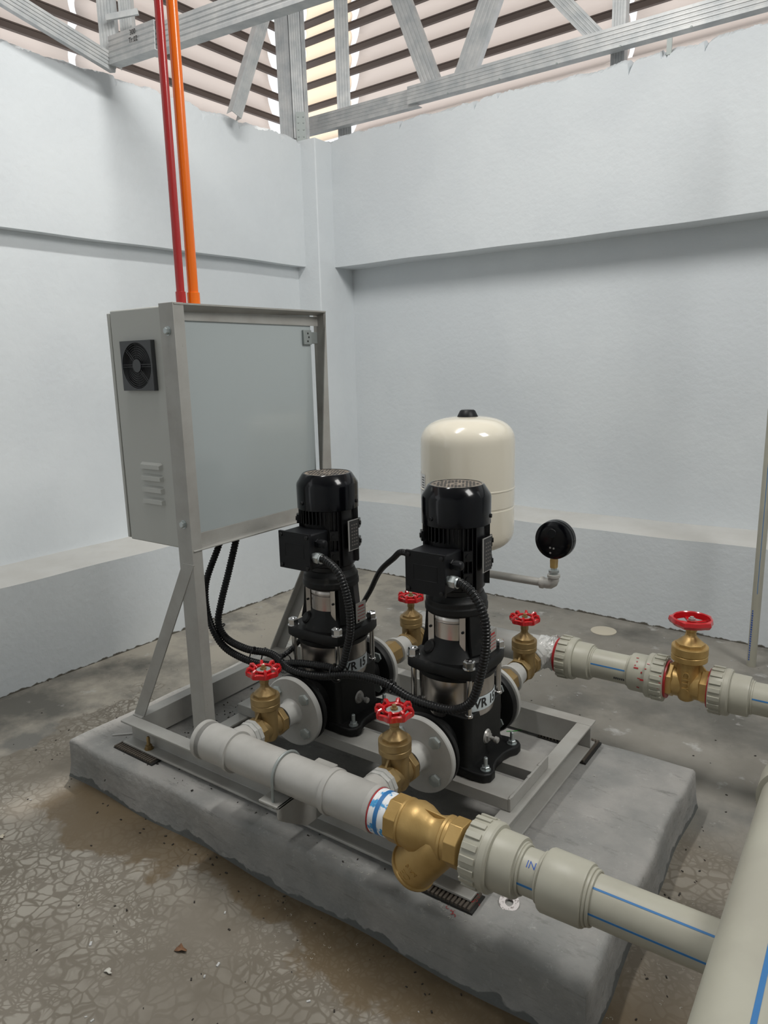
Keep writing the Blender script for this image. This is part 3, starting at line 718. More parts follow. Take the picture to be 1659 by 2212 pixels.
    # motor
    mb = MB(); mb.lathe((0, 0, z(.655)), (0, 0, 1), [(0, .064), (.018, .064), (.022, .069), (.18, .069)], 40)
    for i in range(44):
        a = 2*PI*i/44; am = (math.degrees(a)+360) % 360
        if abs(am-0) < 17 or abs(am-360) < 17: continue
        d_ = Vector((math.cos(a), math.sin(a), 0))
        fr = 235 < am < 305
        mb.obox(d_*.0728+Vector((0, 0, z(.811 if fr else .755))), (0, 0, 1), d_, .036 if fr else .15, .0135, .0018)
    for a, zz in ((-42, .765), (-42, .712), (28, .785), (28, .735), (-140, .80)):
        d_ = Vector((math.cos(math.radians(a)), math.sin(math.radians(a)), 0)); mb.obox(d_*.074+Vector((0, 0, z(zz))), d_, (0, 0, 1), .022, .024, .022)
        mb.lathe(d_*.085+Vector((0, 0, z(zz))), d_, [(0, .006), (.003, .006)], 10)
    part('motor_body', mb, 'black_motor', p, **W)
    mb = MB(); mb.lathe((0, 0, z(.829)), (0, 0, 1), [(0, .0805), (.001, .082), (.062, .0825), (.068, .081), (.090, .067), (.0925, .064), (.0925, .060), (.0905, .059)], 64)
    fc = part('fan_cover', mb, 'gloss_black', p, angle=.35, **W)
    for a in (-105, 15, 135):
        d_ = Vector((math.cos(math.radians(a)), math.sin(math.radians(a)), 0)); part('screw', MB().lathe(d_*.0815+Vector((0, 0, z(.848))), d_, [(0, .0055), (.004, .0045)], 12), 'black_plastic', fc, **W)
    part('vent_disc', MB().lathe((0, 0, z(.9195)), (0, 0, 1), [(0, .0595), (.0008, .0595)], 48), 'dusty_vent', fc, **W)
    mb = MB()
    for i in range(-5, 6):
        for j in range(-5, 6):
            x = (i+(.5 if j % 2 else 0))*.0095; y = j*.0088; r_ = math.hypot(x, y)
            if .017 < r_ < .051: mb.lathe((x, y, z(.9203)), (0, 0, 1), [(0, .0033), (.0004, .0033)], 6)
    mb.lathe((0, 0, z(.9203)), (0, 0, 1), [(0, .0035), (.0004, .0035)], 8)
    tag(part('vent_hole', mb, 'ink', fc, flat=True, **W), kind='stuff')
    # terminal box on the -y side
    mb = MB(); mb.box(-.052, .047, -.131, -.06, z(.690), z(.782)); tbx = part('terminal_box', mb, 'black_plastic', p, bevel=.004, **W)
    mb = MB(); mb.box(-.055, .050, -.1385, -.131, z(.687), z(.785))
    for (a0, a1, b0, b1) in ((-.033, .030, .7545, .7557), (-.033, .030, .7185, .7197)): mb.box(a0, a1, -.1392, -.138, z(b0), z(b1))
    for xx in (-.033, .0288): mb.box(xx, xx+.0012, -.1392, -.138, z(.7185), z(.7557))
    part('lid', mb, 'black_plastic', tbx, bevel=.002, **W)
    for sx in (-.046, .041):
        for zz in (.696, .776): part('screw', MB().lathe((sx, -.1385, z(zz)), (0, -1, 0), [(0, .0055), (.003, .005), (.0034, .002)], 12), 'conduit_black', tbx, **W)
    mb = MB(); mb.lathe((.047, -.105, z(.756)), (1, 0, 0), [(0, .012), (.006, .012)], 6); mb.lathe((.053, -.105, z(.756)), (1, 0, 0), [(0, .0095), (.004, .0095), (.005, .0115), (.018, .0115), (.022, .0085), (.023, .004)], 10)
    part('blank_gland', mb, 'black_plastic', tbx, **W)
    mb = MB(); mb.lathe((.047, -.122, z(.7235)), (1, 0, 0), [(0, .0105), (.008, .0105)], 20); mb.lathe((.054, -.122, z(.7235)), (1, 0, -.1), [(0, .0135), (.002, .0148), (.014, .0148), (.016, .0135)], 6, .3); mb.lathe((.071, -.122, z(.7218)), (1, 0, -.1), [(0, .0128), (.004, .0128)], 24)
    part('cable_gland', mb, 'zinc', tbx, **W)
    mb = MB(); mb.obox((.0795, .004, z(.759)), (0, 0, 1), (0, 1, 0), .082, .044, .002); npl = part('nameplate', mb, 'label_metal', p, **W)
    mb = MB(); mb.obox((.0808, .006, z(.759)), (0, 0, 1), (0, 1, 0), .078, .038, .0006); part('print', mb, 'ink', npl, **W)
    mb = MB()
    for i in range(7):
        for j in range(3): mb.obox((.0813, -.003+.0095*j, z(.732+.009*i)), (0, 0, 1), (0, 1, 0), .0035, .006, .0004)
    part('print_line', mb, 'dim_print', npl, **W)
    mb = MB(); mb.lathe((.083, .0, .066), (1, 0, 0), [(0, .019), (.005, .016)], 24); nut(mb, (.088, .0, .066), .011, .006, (1, 0, 0)); mb.lathe((.094, 0, .066), (1, 0, -.15), [(0, .0045), (.01, .0045), (.012, .008), (.02, .008), (.022, .006)], 12)
    part('drain_plug', mb, 'label_metal', p, **W)
    return p
PX = (.712, 1.105)
pump = make_pump((PX[0], .404, Z0), 'black vertical pump with steel sleeve, left one, nearer the cabinet')
dup(pump, (PX[1], .404, Z0), 'black vertical pump with steel sleeve, right one, in front of the cream tank')
for o in bpy.data.objects:
    if o.name.startswith('booster_pump') and o.parent is None: o['group'] = 'pair of vertical booster pumps'

# ------------------------------------------------------------------ counter flanges
def make_flange(loc, label, s, neck):
    f = thing('pipe_flange', loc, label, 'flange', 'light grey counter flanges on the pump ports')
    mb = MB(); mb.lathe((0, 0, 0), (0, s, 0), [(0, .086), (.002, .0925), (.014, .0925), (.0165, .090)], 64)
    if neck: mb.lathe((0, s*.0155, 0), (0, s, 0), [(0, .038), (.003, .034), (.010, .031), (.04, .031)], 32)
    part('plate', mb, 'flange_paint', f, world=False)
    for a in (45, 135, 225, 315):
        x, z_ = .067*math.cos(math.radians(a)), .067*math.sin(math.radians(a))
        mb = MB(); mb.lathe((x, s*.0165, z_), (0, s, 0), [(0, .0150), (.008, .0150), (.0095, .012)], 6, a*.02)
        mb.lathe((x, -s*.022, z_), (0, -s, 0), [(0, .0150), (.009, .0150)], 6, .4); mb.cyl((x, -s*.030, z_), (x, s*.020, z_), .007, 10); part('bolt', mb, 'dull_zinc', f, world=False)
    return f
ff = make_flange((PX[0], .2385, .31), 'grey bolted flange on the front port of the left pump', -1, True)
dup(ff, (PX[1], .2385, .31), 'grey bolted flange on the front port of the right pump')
fb = make_flange((PX[0], .5695, .31), 'grey flange on the rear port of the left pump', 1, False)
dup(fb, (PX[1], .5695, .31), 'grey flange on the rear port of the right pump')

# ------------------------------------------------------------------ gate valves
def wheel8(parent, zc):
    mb = MB(); n = 48; R = []
    for rr_, zz in ((.0335, -.010), (.0395, -.0105), (.0405, .001), (.036, .003), (.0335, 0)):
        for i in range(n):
            a = 2*PI*i/n; k = 1+.055*math.cos(8*a)*(1 if rr_ > .035 else 0); R.append((rr_*k*math.cos(a), rr_*k*math.sin(a), zc+zz))
    mb.add(R, [(k*n+i, k*n+(i+1) % n, ((k+1) % 5)*n+(i+1) % n, ((k+1) % 5)*n+i) for k in range(5) for i in range(n)])
    mb.lathe2((0, 0, zc), (0, 0, 1), [(-.002, .021), (-.002, .0265), (.005, .0265), (.0065, .0235), (.005, .021)], 40)
    for i in range(8):
        a = 2*PI*i/8; d_ = Vector((math.cos(a), math.sin(a), 0))
        mb.tube([d_*.023+Vector((0, 0, zc+.001)), d_*.028+Vector((0, 0, zc+.006)), d_*.033+Vector((0, 0, zc+.0095)), d_*.038+Vector((0, 0, zc+.008)), d_*.041+Vector((0, 0, zc+.001)), d_*.040+Vector((0, 0, zc-.008))], .0042, 8)
    for i in range(4):
        a = PI/4+PI/2*i; d_ = Vector((math.cos(a), math.sin(a), 0)); mb.obox(d_*.014+Vector((0, 0, zc-.001)), d_, (0, 0, 1), .018, .004, .006)
    mb.lathe((0, 0, zc-.012), (0, 0, 1), [(0, .008), (.013, .008)], 16)
    h = part('handwheel', mb, 'red_enamel', parent, world=False)
    part('tag_disc', MB().lathe((0, 0, zc+.001), (0, 0, 1), [(0, .0175), (.001, .0175)], 24), 'dull_zinc', h, world=False)
    mb = MB(); mb.lathe((0, 0, zc+.002), (0, 0, 1), [(0, .0085), (.005, .0085)], 6); mb.lathe((0, 0, zc+.007), (0, 0, 1), [(0, .005), (.006, .0045)], 12); part('nut', mb, 'brass', h, world=False)
def wheel5(parent, zc):
    mb = MB(); n = 60; R = []
    pr = ((.044, -.012), (.050, -.014), (.0545, -.006), (.0525, .004), (.049, .0065), (.0465, .004))
    for rr_, zz in pr:
        for i in range(n):
            a = 2*PI*i/n; k = 1+.11*max(0, math.cos(5*a+.6))**4*(1 if rr_ > .049 else 0); R.append((rr_*k*math.cos(a), rr_*k*math.sin(a), zc+zz))
    m_ = len(pr); mb.add(R, [(k*n+i, k*n+(i+1) % n, ((k+1) % m_)*n+(i+1) % n, ((k+1) % m_)*n+i) for k in range(m_) for i in range(n)])
    for i in range(5):
        a = 2*PI*i/5-.12; d_ = Vector((math.cos(a), math.sin(a), 0)); mb.obox(d_*.026+Vector((0, 0, zc-.012)), d_, (0, 0, 1), .044, .006, .010)
    mb.lathe((0, 0, zc-.022), (0, 0, 1), [(0, .009), (.014, .012), (.019, .012)], 20)
    h = part('handwheel', mb, 'red_enamel', parent, world=False)
    mb = MB(); mb.lathe((0, 0, zc-.003), (0, 0, 1), [(0, .0095), (.006, .0095)], 6); mb.lathe((0, 0, zc+.003), (0, 0, 1), [(0, .006), (.004, .005)], 12); part('nut', mb, 'label_metal', h, world=False)
def make_valve(loc, label, mat='brass', k=1.0, big=False):
    v = thing('gate_valve', loc, label, 'valve', None)
    mb = MB()
    mb.lathe((0, 0, -.037*k), (0, 0, 1), [(0, .014*k), (.006*k, .026*k), (.02*k, .0335*k), (.06*k, .0335*k), (.078*k, .0335*k), (.094*k, .0335*k)], 24, PI/24, sc=(1, .68), up=(1, 0, 0))
    mb.lathe((0, -.046*k, 0), (0, 1, 0), [(0, .031*k), (.092*k, .031*k)], 32)
    for s in (-1, 1):
        mb.lathe((0, s*.026*k, 0), (0, s, 0), [(0, .033*k), (.003*k, .0375*k), (.0185*k, .0375*k), (.020*k, .036*k)], 8 if not big else 6, PI/8 if not big else 0)
        mb.prism([(-.003*k, s*.018*k, .056*k), (-.003*k, s*.042*k, .030*k), (-.003*k, s*.018*k, .02*k)], (.006*k, 0, 0))
    part('body', mb, mat, v, world=False, bevel=.0012)
    mb = MB(); mb.lathe((0, 0, .054*k), (0, 0, 1), [(0, .034*k), (.002*k, .0365*k), (.013*k, .0365*k), (.0145*k, .035*k), (.016*k, .0368*k), (.031*k, .0368*k), (.033*k, .0355*k)], 48)
    part('collar', mb, mat, v, world=False, angle=.5)
    mb = MB(); mb.lathe((0, 0, .086*k), (0, 0, 1), [(0, .0295*k), (.007*k, .0295*k), (.013*k, .022*k), (.021*k, .0125*k), (.026*k, .0105*k)], 8, .2); mb.lathe((0, 0, .108*k), (0, 0, 1), [(0, .0115*k), (.006*k, .0105*k), (.010*k, .0105*k), (.011*k, .012*k), (.022*k, .012*k), (.024*k, .010*k)], 8, .1)
    bn = part('bonnet', mb, mat, v, world=False, bevel=.0006)
    zc = .153 if not big else .190
    part('stem', MB().cyl((0, 0, .12*k), (0, 0, zc), .005*k, 12), mat, v, world=False)
    if big: wheel5(v, .188)
    else: wheel8(v, .153)
    return v
GV = 'small brass gate valves with lobed red handwheels'
gv = make_valve((PX[0], .13, .31), 'brass gate valve with lobed red wheel before the left pump, nearest the cabinet leg')
g2 = dup(gv, (PX[1], .13, .31), 'brass gate valve with lobed red wheel before the right pump, above the strainer', rz=0)
g3 = dup(gv, (PX[0], .80, .31), 'brass gate valve with lobed red wheel seen between the two pumps')
g4 = dup(gv, (PX[1], .806, .31), 'brass gate valve with lobed red wheel just right of the right pump')
for g in (gv, g2, g3, g4): g['group'] = GV
for g, a in ((gv, .12), (g2, .35), (g3, .2), (g4, .3)):
    for ch in g.children:
        if ch.name.startswith('handwheel'): ch.rotation_euler = (0, 0, a)
bv = make_valve((1.533, .945, .31), 'large brass gate valve with round red wheel between two pipe unions', 'gold_brass', 1.3, True)
bv.rotation_euler = (0, 0, -PI/2)
def fcity(v): return Vector((.0440-.0+v.z*1, 0, 0))+Vector((0, v.y, v.x)) if False else Vector((.0437+v.z, -v.y, -v.x+.0))
# cast lettering runs down the body, on the side that faces the pumps' front (local +x after rotation is world -y)
def fc2(v): return Vector((.0438+v.z, v.y+.002, -v.x+.022))
part('cast_lettering', text_mb('CITY', .026, .0018, fc2), 'gold_brass', bv, world=False, flat=True)

# ------------------------------------------------------------------ suction manifold
SY, SZ = .003, .31
def X(x): return (x, SY, SZ)
sm = thing('suction_manifold', (.9, SY, SZ-.045), 'light grey painted pipe with two tees along the front of the skid', 'pipe')
mb = MB(); mb.lathe(X(.622), (1, 0, 0), [(0, .040), (.002, .046), (.004, .0475), (.014, .0475), (.0155, .0455), (.03, .0455)], 48); part('end_cap', mb, 'manifold_paint', sm)
mb = MB(); mb.lathe(X(.636), (1, 0, 0), [(0, .0455), (.092, .0455), (.093, .049), (.105, .049), (.106, .0435)], 48)
mb.lathe((PX[0], SY+.02, SZ), (0, 1, 0), [(0, .038), (.028, .036), (.034, .0345), (.046, .0345)], 32); part('tee', mb, 'manifold_paint', sm)
part('pipe', MB().cyl(X(.735), X(1.035), .0437, 48), 'manifold_paint', sm)
mb = MB(); mb.lathe(X(1.024), (1, 0, 0), [(0, .0435), (.001, .0495), (.013, .0495), (.014, .0465), (.112, .0465), (.114, .0478), (.125, .0475), (.126, .042)], 48)
mb.lathe((PX[1], SY+.02, SZ), (0, 1, 0), [(0, .038), (.028, .036), (.034, .0345), (.046, .0345)], 32); part('tee', mb, 'manifold_paint', sm)
for x in PX:
    mb = MB(); mb.lathe((x, SY+.058, SZ), (0, 1, 0), [(0, .034), (.001, .0375), (.007, .0385), (.009, .0365), (.012, .0365), (.013, .0385), (.023, .0385), (.0245, .036)], 10, .2); part('union_nut', mb, 'flange_paint', sm)
mb = MB(); a0 = .8965
pts = [(a0, SY-.047, .252)]+[(a0, SY+math.cos(PI-PI*i/16)*.047, SZ+math.sin(PI*i/16)*.047) for i in range(17)]+[(a0, SY+.047, .252)]
ub = thing('u_bolt', (a0, SY, .262), 'zinc U-bolt clamping the grey manifold to its bracket', 'clamp')
part('rod', MB().tube(pts, .0032, 8), 'dull_zinc', ub)
for s in (-1, 1): part('nut', MB().lathe((a0, SY+s*.047, .249), (0, 0, 1), [(0, .007), (.006, .007)], 6), 'dull_zinc', ub)

# threaded nipple with tape
tp = thing('taped_nipple', X(1.165), 'blue and white taped pipe thread between grey manifold and strainer', 'pipe')
part('thread_tape', MB().lathe(X(1.148), (1, 0, 0), [(0, .0445), (.012, .0445), (.013, .0435), (.044, .0435)], 40), 'thread_tape', tp)
part('sealant_ring', MB().lathe2(X(1.149), (1, 0, 0), [(0, .043), (0, .0455), (.003, .0455), (.003, .043)], 40), 'red_sealant', tp)
part('blue_band', MB().lathe2(X(1.165), (1, 0, 0), [(0, .0435), (0, .0443), (.009, .0443), (.009, .0435)], 40), 'blue_stripe', tp)
# ------------------------------------------------------------------ y strainer
ys = thing('y_strainer', (1.27, SY, .2), 'golden brass Y-strainer with angled leg hanging over the block edge', 'strainer')
mb = MB(); mb.lathe(X(1.188), (1, 0, 0), [(0, .044), (.0015, .0475), (.028, .0475), (.031, .0445)], 8, .28); part('hex_end', mb, 'gold_brass', ys, bevel=.001)
mb = MB(); mb.lathe(X(1.322), (1, 0, 0), [(0, .0435), (.003, .0465), (.029, .0465), (.031, .043)], 8, .28); part('hex_end', mb, 'gold_brass', ys, bevel=.001)
mb = MB(); mb.lathe(X(1.216), (1, 0, 0), [(0, .045), (.002, .0475), (.006, .0475), (.0075, .0455), (.013, .0465), (.028, .0495), (.044, .0465), (.058, .0395), (.068, .0355), (.078, .0365), (.088, .040), (.092, .0415), (.094, .0435), (.099, .0435), (.1005, .0415), (.108, .0415)], 48)
part('body', mb, 'gold_brass', ys, angle=.7)
cap = Vector((1.231, SY-.001, .215)); ax = Vector((.65, 0, .76)).normalized()
mb = MB(); mb.lathe(cap+ax*.004, ax, [(0, .0465), (.02, .046), (.085, .043), (.12, .036)], 48); part('leg', mb, 'gold_brass', ys)
mb = MB(); mb.lathe(cap-ax*.006, ax, [(0, .030), (.003, .0475), (.008, .0500), (.012, .0500), (.014, .0465)], 48); mb.lathe(cap-ax*.016, ax, [(0, .016), (.012, .018)], 6); part('cap', mb, 'gold_brass', ys)
mb = MB(); mb.prism([(1.245, SY-.002, .357), (1.322, SY-.002, .352), (1.30, SY-.002, .335), (1.27, SY-.002, .335)], (0, .004, 0)); part('web', mb, 'gold_brass', ys, bevel=.001)
# cast marks on the camera side of the leg
dirn = ax; side = Vector((0, -1, 0)); acr = dirn.cross(side)
def legmap(along0, size):
    def fn(v):
        r_ = .0467-(along0+v.x)*.02
        a = (v.y)/r_; c_ = cap+dirn*(along0+0)+(side*math.cos(a)+Vector(acr)*math.sin(a))*(r_+v.z)
        return c_+dirn*v.x
    return fn
def rot90(fn): return lambda v: fn(Vector((v.y, -v.x, v.z)))
part('cast_marks', text_mb('CE', .020, .0008, rot90(legmap(.018, 1))), 'gold_brass', ys, flat=True)
part('cast_marks', text_mb('PN16', .013, .0008, rot90(legmap(.038, 1))), 'gold_brass', ys, flat=True)

# ------------------------------------------------------------------ plastic pipe fittings
rib_me = [None]
def make_union(y, z_, x, s, label, paint=False):
    """x: face of the nut, s: +1 nut then body toward +x"""
    u = thing('pipe_union', (x, y, z_-.06), label, 'pipe fitting', 'beige plastic pipe unions with ribbed nuts')
    mb = MB(); mb.lathe((x, y, z_), (s, 0, 0), [(0, .050), (.001, .0595), (.004, .0615), (.036, .0625), (.037, .0635), (.048, .0635), (.052, .0605), (.053, .055)], 64)
    nt_ = part('nut', mb, 'pp_plastic', u)
    for i in range(18):
        a = 2*PI*i/18; me_o = None
        d_ = Vector((0, math.cos(a), math.sin(a)))
        mb = MB(); mb.obox(Vector((x+s*.018, y, z_))+d_*.0628, (1, 0, 0), d_, .030, .0052, .0118)
        part('grip_rib', mb, 'pp_plastic', nt_, bevel=.001)
    mb = MB(); mb.lathe((x+s*.052, y, z_), (s, 0, 0), [(0, .052), (.001, .0545), (.042, .054), (.046, .0525), (.047, .047)], 56); part('socket', mb, 'pp_plastic', u)
    mb = MB(); mb.torus((x+s*.0985, y, z_), (1, 0, 0), .0435, .0042, 48, 8); part('weld_bead', mb, 'pp_plastic', u); part('weld_bead', MB().torus((x+s*.1045, y, z_), (1, 0, 0), .0425, .0030, 48, 8), 'pp_plastic', u)
    return u
def stripe(mb, ax, p0, p1, r, ang, wd=.004):
    a = Vector(p0); b_ = Vector(p1); d_ = (b_-a).normalized()
    x, y, z_ = frame(d_, (0, 0, 1)); n = x*math.cos(ang)+y*math.sin(ang)
    mb.obox((a+b_)/2+n*r, d_, n, (b_-a).length, .0009, wd); return mb
make_union(SY, SZ, 1.366, 1, 'beige ribbed union right after the golden strainer')
# cameras-side angle: for +x axis, frame x=+z, y = axis x z -> compute stripe angle from up toward -y
sp_ = thing('short_pipe', (1.49, SY, .27), 'short beige pipe with blue line between union and coupling', 'pipe')
part('pipe', MB().cyl(X(1.462), X(1.515), .0405, 48), 'pp_plastic', sp_)
UPY = frame((1, 0, 0), (0, 0, 1))[1]; SG = 1 if UPY.y < 0 else -1
part('stripe', stripe(MB(), None, X(1.462), X(1.514), .0404, SG*math.radians(88)), 'blue_stripe', sp_)
def fpen(v):
    a = math.radians(35)+(-v.y)/.0407; return Vector((1.492+v.x, SY-math.sin(a)*(.0407+v.z), SZ+math.cos(a)*(.0407+v.z)))
part('pen_marks', text_mb('IN', .018, .0002, fpen), 'blue_ink', sp_, flat=True)
cpl = thing('pipe_coupling', (1.55, SY, .255), 'smooth beige coupling on the front suction pipe', 'pipe fitting')
part('sleeve', MB().lathe(X(1.510), (1, 0, 0), [(0, .048), (.002, .0525), (.006, .0545), (.073, .0535), (.077, .052), (.079, .047)], 64), 'pp_plastic', cpl)
for xx, R_, r_ in ((1.590, .0445, .0045), (1.597, .0435, .0032), (1.506, .042, .0035)): part('weld_bead', MB().torus(X(xx), (1, 0, 0), R_, r_, 48, 8), 'pp_plastic', cpl)
mp = thing('suction_pipe', (1.7, SY, .27), 'long beige pipe with two blue lines crossing the block edge', 'pipe')
part('pipe', MB().cyl(X(1.588), X(2.25), .0415, 56), 'pp_plastic', mp)
for dg in (30, 88): part('stripe', stripe(MB(), None, X(1.594), X(2.2), .0414, SG*math.radians(dg), .0035), 'blue_stripe', mp)

# foreground header
hz = .42; hx = 1.857; hr = .0575
hp = thing('header_pipe', (hx, -.1, hz-hr), 'thick beige pipe with blue line nearest the camera on the right', 'pipe')
part('pipe', MB().cyl((hx, -1.05, hz), (hx, .30, hz), hr, 64), 'pp_plastic', hp)
mb = MB(); 
a = Vector((hx, -.85, hz)); n_v = Vector((.20, 0, .98)).normalized()
mb.obox((hx+n_v.x*hr, -.36, hz+n_v.z*hr), (0, 1, 0), n_v, 1.16, .001, .0065); part('stripe', mb, 'blue_stripe', hp)
mb = MB(); mb.lathe((hx, .285, hz), (0, 1, 0), [(0, .060), (.001, .0655), (.06, .0655), (.065, .062)], 56); part('elbow_socket', mb, 'pp_plastic', hp)
mb = MB(); pts = [(hx, .34, hz)]+[(hx, .35+.09*math.sin(a_*PI/16), hz-.09+.09*math.cos(a_*PI/16)) for a_ in range(9)]+[(hx, .44, .26)]
mb.tube(pts, .0635, 40); part('elbow', mb, 'pp_plastic', hp)
part('riser', MB().cyl((hx, .44, .0), (hx, .44, .30), hr, 48), 'pp_plastic', hp)

# ------------------------------------------------------------------ discharge side
DY, DZ = .945, .31
def D(x): return (x, DY, DZ)
dm_ = thing('discharge_manifold', (.9, DY, DZ-.045), 'pale grey pipe with two tees running behind the pumps', 'pipe')
mb = MB(); mb.lathe(D(.642), (1, 0, 0), [(0, .040), (.002, .047), (.016, .0485), (.018, .046), (.11, .046), (.111, .049), (.123, .049), (.124, .0445), (.39, .0445), (.391, .049), (.404, .049), (.405, .0465), (.5, .0465), (.501, .044)], 48); part('pipe', mb, 'flange_paint', dm_)
for x in PX:
    mb = MB(); mb.lathe((x, DY-.02, DZ), (0, -1, 0), [(0, .038), (.03, .036), (.036, .0345), (.05, .0345)], 32)
    mb.lathe((x, DY-.062, DZ), (0, -1, 0), [(0, .034), (.001, .0385), (.010, .0395), (.012, .0365), (.014, .0365), (.015, .0385), (.026, .0385), (.028, .036)], 10, .2); part('tee_branch', mb, 'flange_paint', dm_)
    c_ = thing('check_valve', (x, .65, DZ-.04), 'dull brass check valve behind the %s pump flange' % ('left' if x == PX[0] else 'right'), 'valve', 'brass check valves behind the pumps')
    mb = MB(); mb.lathe((x, .586, DZ), (0, 1, 0), [(0, .034), (.014, .034), (.015, .0375), (.024, .0375), (.026, .036), (.070, .038), (.110, .038), (.114, .034)], 8, .2); part('body', mb, 'brass', c_, bevel=.0012)
    part('ring', MB().lathe((x, .602, DZ), (0, 1, 0), [(0, .0385), (.007, .0395), (.009, .038)], 40), 'gold_brass', c_)
    mb = MB(); mb.lathe((x, .700, DZ), (0, 1, 0), [(0, .036), (.001, .0412), (.011, .0412), (.013, .0345), (.054, .033)], 24, .2); part('union_nut', mb, 'flange_paint', c_)
wr = thing('film_wrap', D(1.13), 'clear film wrapped around the grey pipe before the first rear union', 'wrapping')
n = 40; mb = MB(); vs = []; rn = random.Random(5)
for k in range(12):
    for i in range(n):
        a = 2*PI*i/n; r_ = .0485+.0035*math.sin(5*a+k*1.3)+rn.uniform(-.0015, .0015); vs.append((1.098+.0052*k, DY+math.cos(a)*r_, DZ+math.sin(a)*r_))
mb.add(vs, [(k*n+i, k*n+(i+1) % n, (k+1)*n+(i+1) % n, (k+1)*n+i) for k in range(11) for i in range(n)]); part('film', mb, 'film', wr)
mb = MB()
for k in range(3): mb.tube([(1.13+.01*k, DY-.02, DZ+.047), (1.14+.006*k, DY-.01, DZ+.062), (1.15, DY, DZ+.058+.003*k), (1.156, DY+.01, DZ+.05)], .0012, 5)
part('loose_edge', mb, 'film', wr)
rs = part('sealant_ring', MB().lathe2(D(1.155), (1, 0, 0), [(0, .040), (0, .0525), (.008, .0545), (.008, .040)], 40), 'red_sealant', wr)
make_union(DY, DZ, 1.164, 1, 'beige ribbed union beside the film wrapped pipe end')
mb = MB(); p1 = thing('discharge_pipe', (1.33, DY, DZ-.042), 'beige pipe with blue line between the two rear unions', 'pipe')
part('pipe', MB().cyl(D(1.262), D(1.40), .0425, 48), 'pp_plastic', p1)
part('stripe', stripe(MB(), None, D(1.268), D(1.385), .0424, SG*math.radians(72), .0038), 'blue_stripe', p1)
mb = MB()
for i in range(9): mb.obox((1.342+.0055*i, DY-.0408, DZ-.0145), (1, 0, 0), (0, 0, 1), .0035, .006, .001)
part('print', mb, 'ink', p1)
u2 = make_union(DY, DZ, 1.478, -1, 'red smeared beige union on the left of the large gate valve')
mb = MB()
for i in range(16):
    a = math.radians(rn.uniform(20, 130)); xx = rn.uniform(1.395, 1.475); r_ = .0552 if xx < 1.425 else .0648
    mb.obox((xx, DY-math.sin(a)*r_, DZ+math.cos(a)*r_), (1, rn.uniform(-.3, .3), 0), (0, -math.sin(a), math.cos(a)), rn.uniform(.003, .012), .0006, rn.uniform(.002, .005))
tag(part('sealant_smear', mb, 'red_sealant', u2), kind='stuff')
part('sealant_ring', MB().lathe2(D(1.478), (1, 0, 0), [(0, .040), (0, .0535), (.005, .0535), (.005, .040)], 32), 'red_sealant', u2)
u3 = make_union(DY, DZ, 1.592, 1, 'beige ribbed union on the right of the large gate valve')
part('sealant_ring', MB().lathe2(D(1.589), (1, 0, 0), [(0, .040), (0, .0545), (.004, .0545), (.004, .040)], 32), 'red_sealant', u3)
p2 = thing('discharge_pipe', (1.95, DY, DZ-.042), 'beige pipe with blue line leaving right past the large gate valve', 'pipe')
part('pipe', MB().cyl(D(1.69), D(2.7), .0425, 48), 'pp_plastic', p2)
part('stripe', stripe(MB(), None, D(1.697), D(2.7), .0424, SG*math.radians(72), .0038), 'blue_stripe', p2)

# ------------------------------------------------------------------ pressure tank, gauge
tx, ty = .84, DY
tk = thing('pressure_tank', (tx, ty, .355), 'cream enamelled pressure tank with black cap behind the pumps', 'tank')
mb = MB(); R = .148
se = lambda a, h: (h*math.sin(a)**.8, R*max(math.cos(a), 0)**.72)
bot = [(.075-se(PI/2*(1-k/11)*.985, .075)[0], se(PI/2*(1-k/11)*.985, .075)[1]) for k in range(12)]
top_ = [(.345+se(PI/2*(k/13)*.985, .083)[0], se(PI/2*(k/13)*.985, .083)[1]) for k in range(14)]
prof = bot+[(.145, R+.0002), (.147, R-.002), (.151, R-.002), (.153, R+.0002), (.203, R+.0002), (.205, R+.0018), (.208, R+.0018), (.210, R+.0002), ]+top_
mb.lathe((tx, ty, .605), (0, 0, 1), prof, 72); part('shell', mb, 'cream_enamel', tk, angle=.36)
part('valve_cap', MB().lathe((tx, ty, 1.026), (0, 0, 1), [(0, .034), (.004, .034), (.024, .024), (.027, .020)], 28), 'black_plastic', tk)
mb = MB(); mb.lathe((tx, ty, .352), (0, 0, 1), [(0, .0165), (.255, .0165)], 24); mb.lathe((tx, ty, .51), (0, 0, 1), [(0, .021), (.045, .021)], 20); part('stem_pipe', mb, 'grey_paint', tk)
a_c = math.atan2(-1.05-ty, 1.93-tx)
def tmap(v):
    a = a_c-1.28+v.x/R; return Vector((tx+(R+.0008+v.z)*math.cos(a), ty+(R+.0008+v.z)*math.sin(a), .80+v.y))
mb = MB(); g_ = MB(); 
grid = [Vector((x_, z_, 0)) for z_ in (-.06, .06) for x_ in (-.06, -.045, -.03, -.015, 0, .015, .03)]
mb.add([tmap(v) for v in grid], [(i, i+1, i+8, i+7) for i in range(6)]); stk = part('sticker', mb, 'sticker', tk)
mb = MB()
for i in range(6): mb.add([tmap(Vector((.004+dx, .048-.008*i+dz, .0004))) for dx, dz in ((0, 0), (.02, 0), (.02, .003), (0, .003))], [(0, 1, 2, 3)])
for i in range(7): mb.add([tmap(Vector((.006+dx+.0026*i, -.035+dz, .0004))) for dx, dz in ((0, 0), (.0014, 0), (.0014, .025), (0, .025))], [(0, 1, 2, 3)])
part('print', mb, 'ink', stk, flat=True)
gz = .533; gx = 1.135
gp = thing('gauge_line', (1.0, ty, gz), 'thin grey pipe with elbow running from the tank to the gauge', 'pipe')
part('pipe', MB().cyl((tx+.015, ty, gz), (gx-.03, ty, gz), .0125, 24), 'grey_paint', gp)
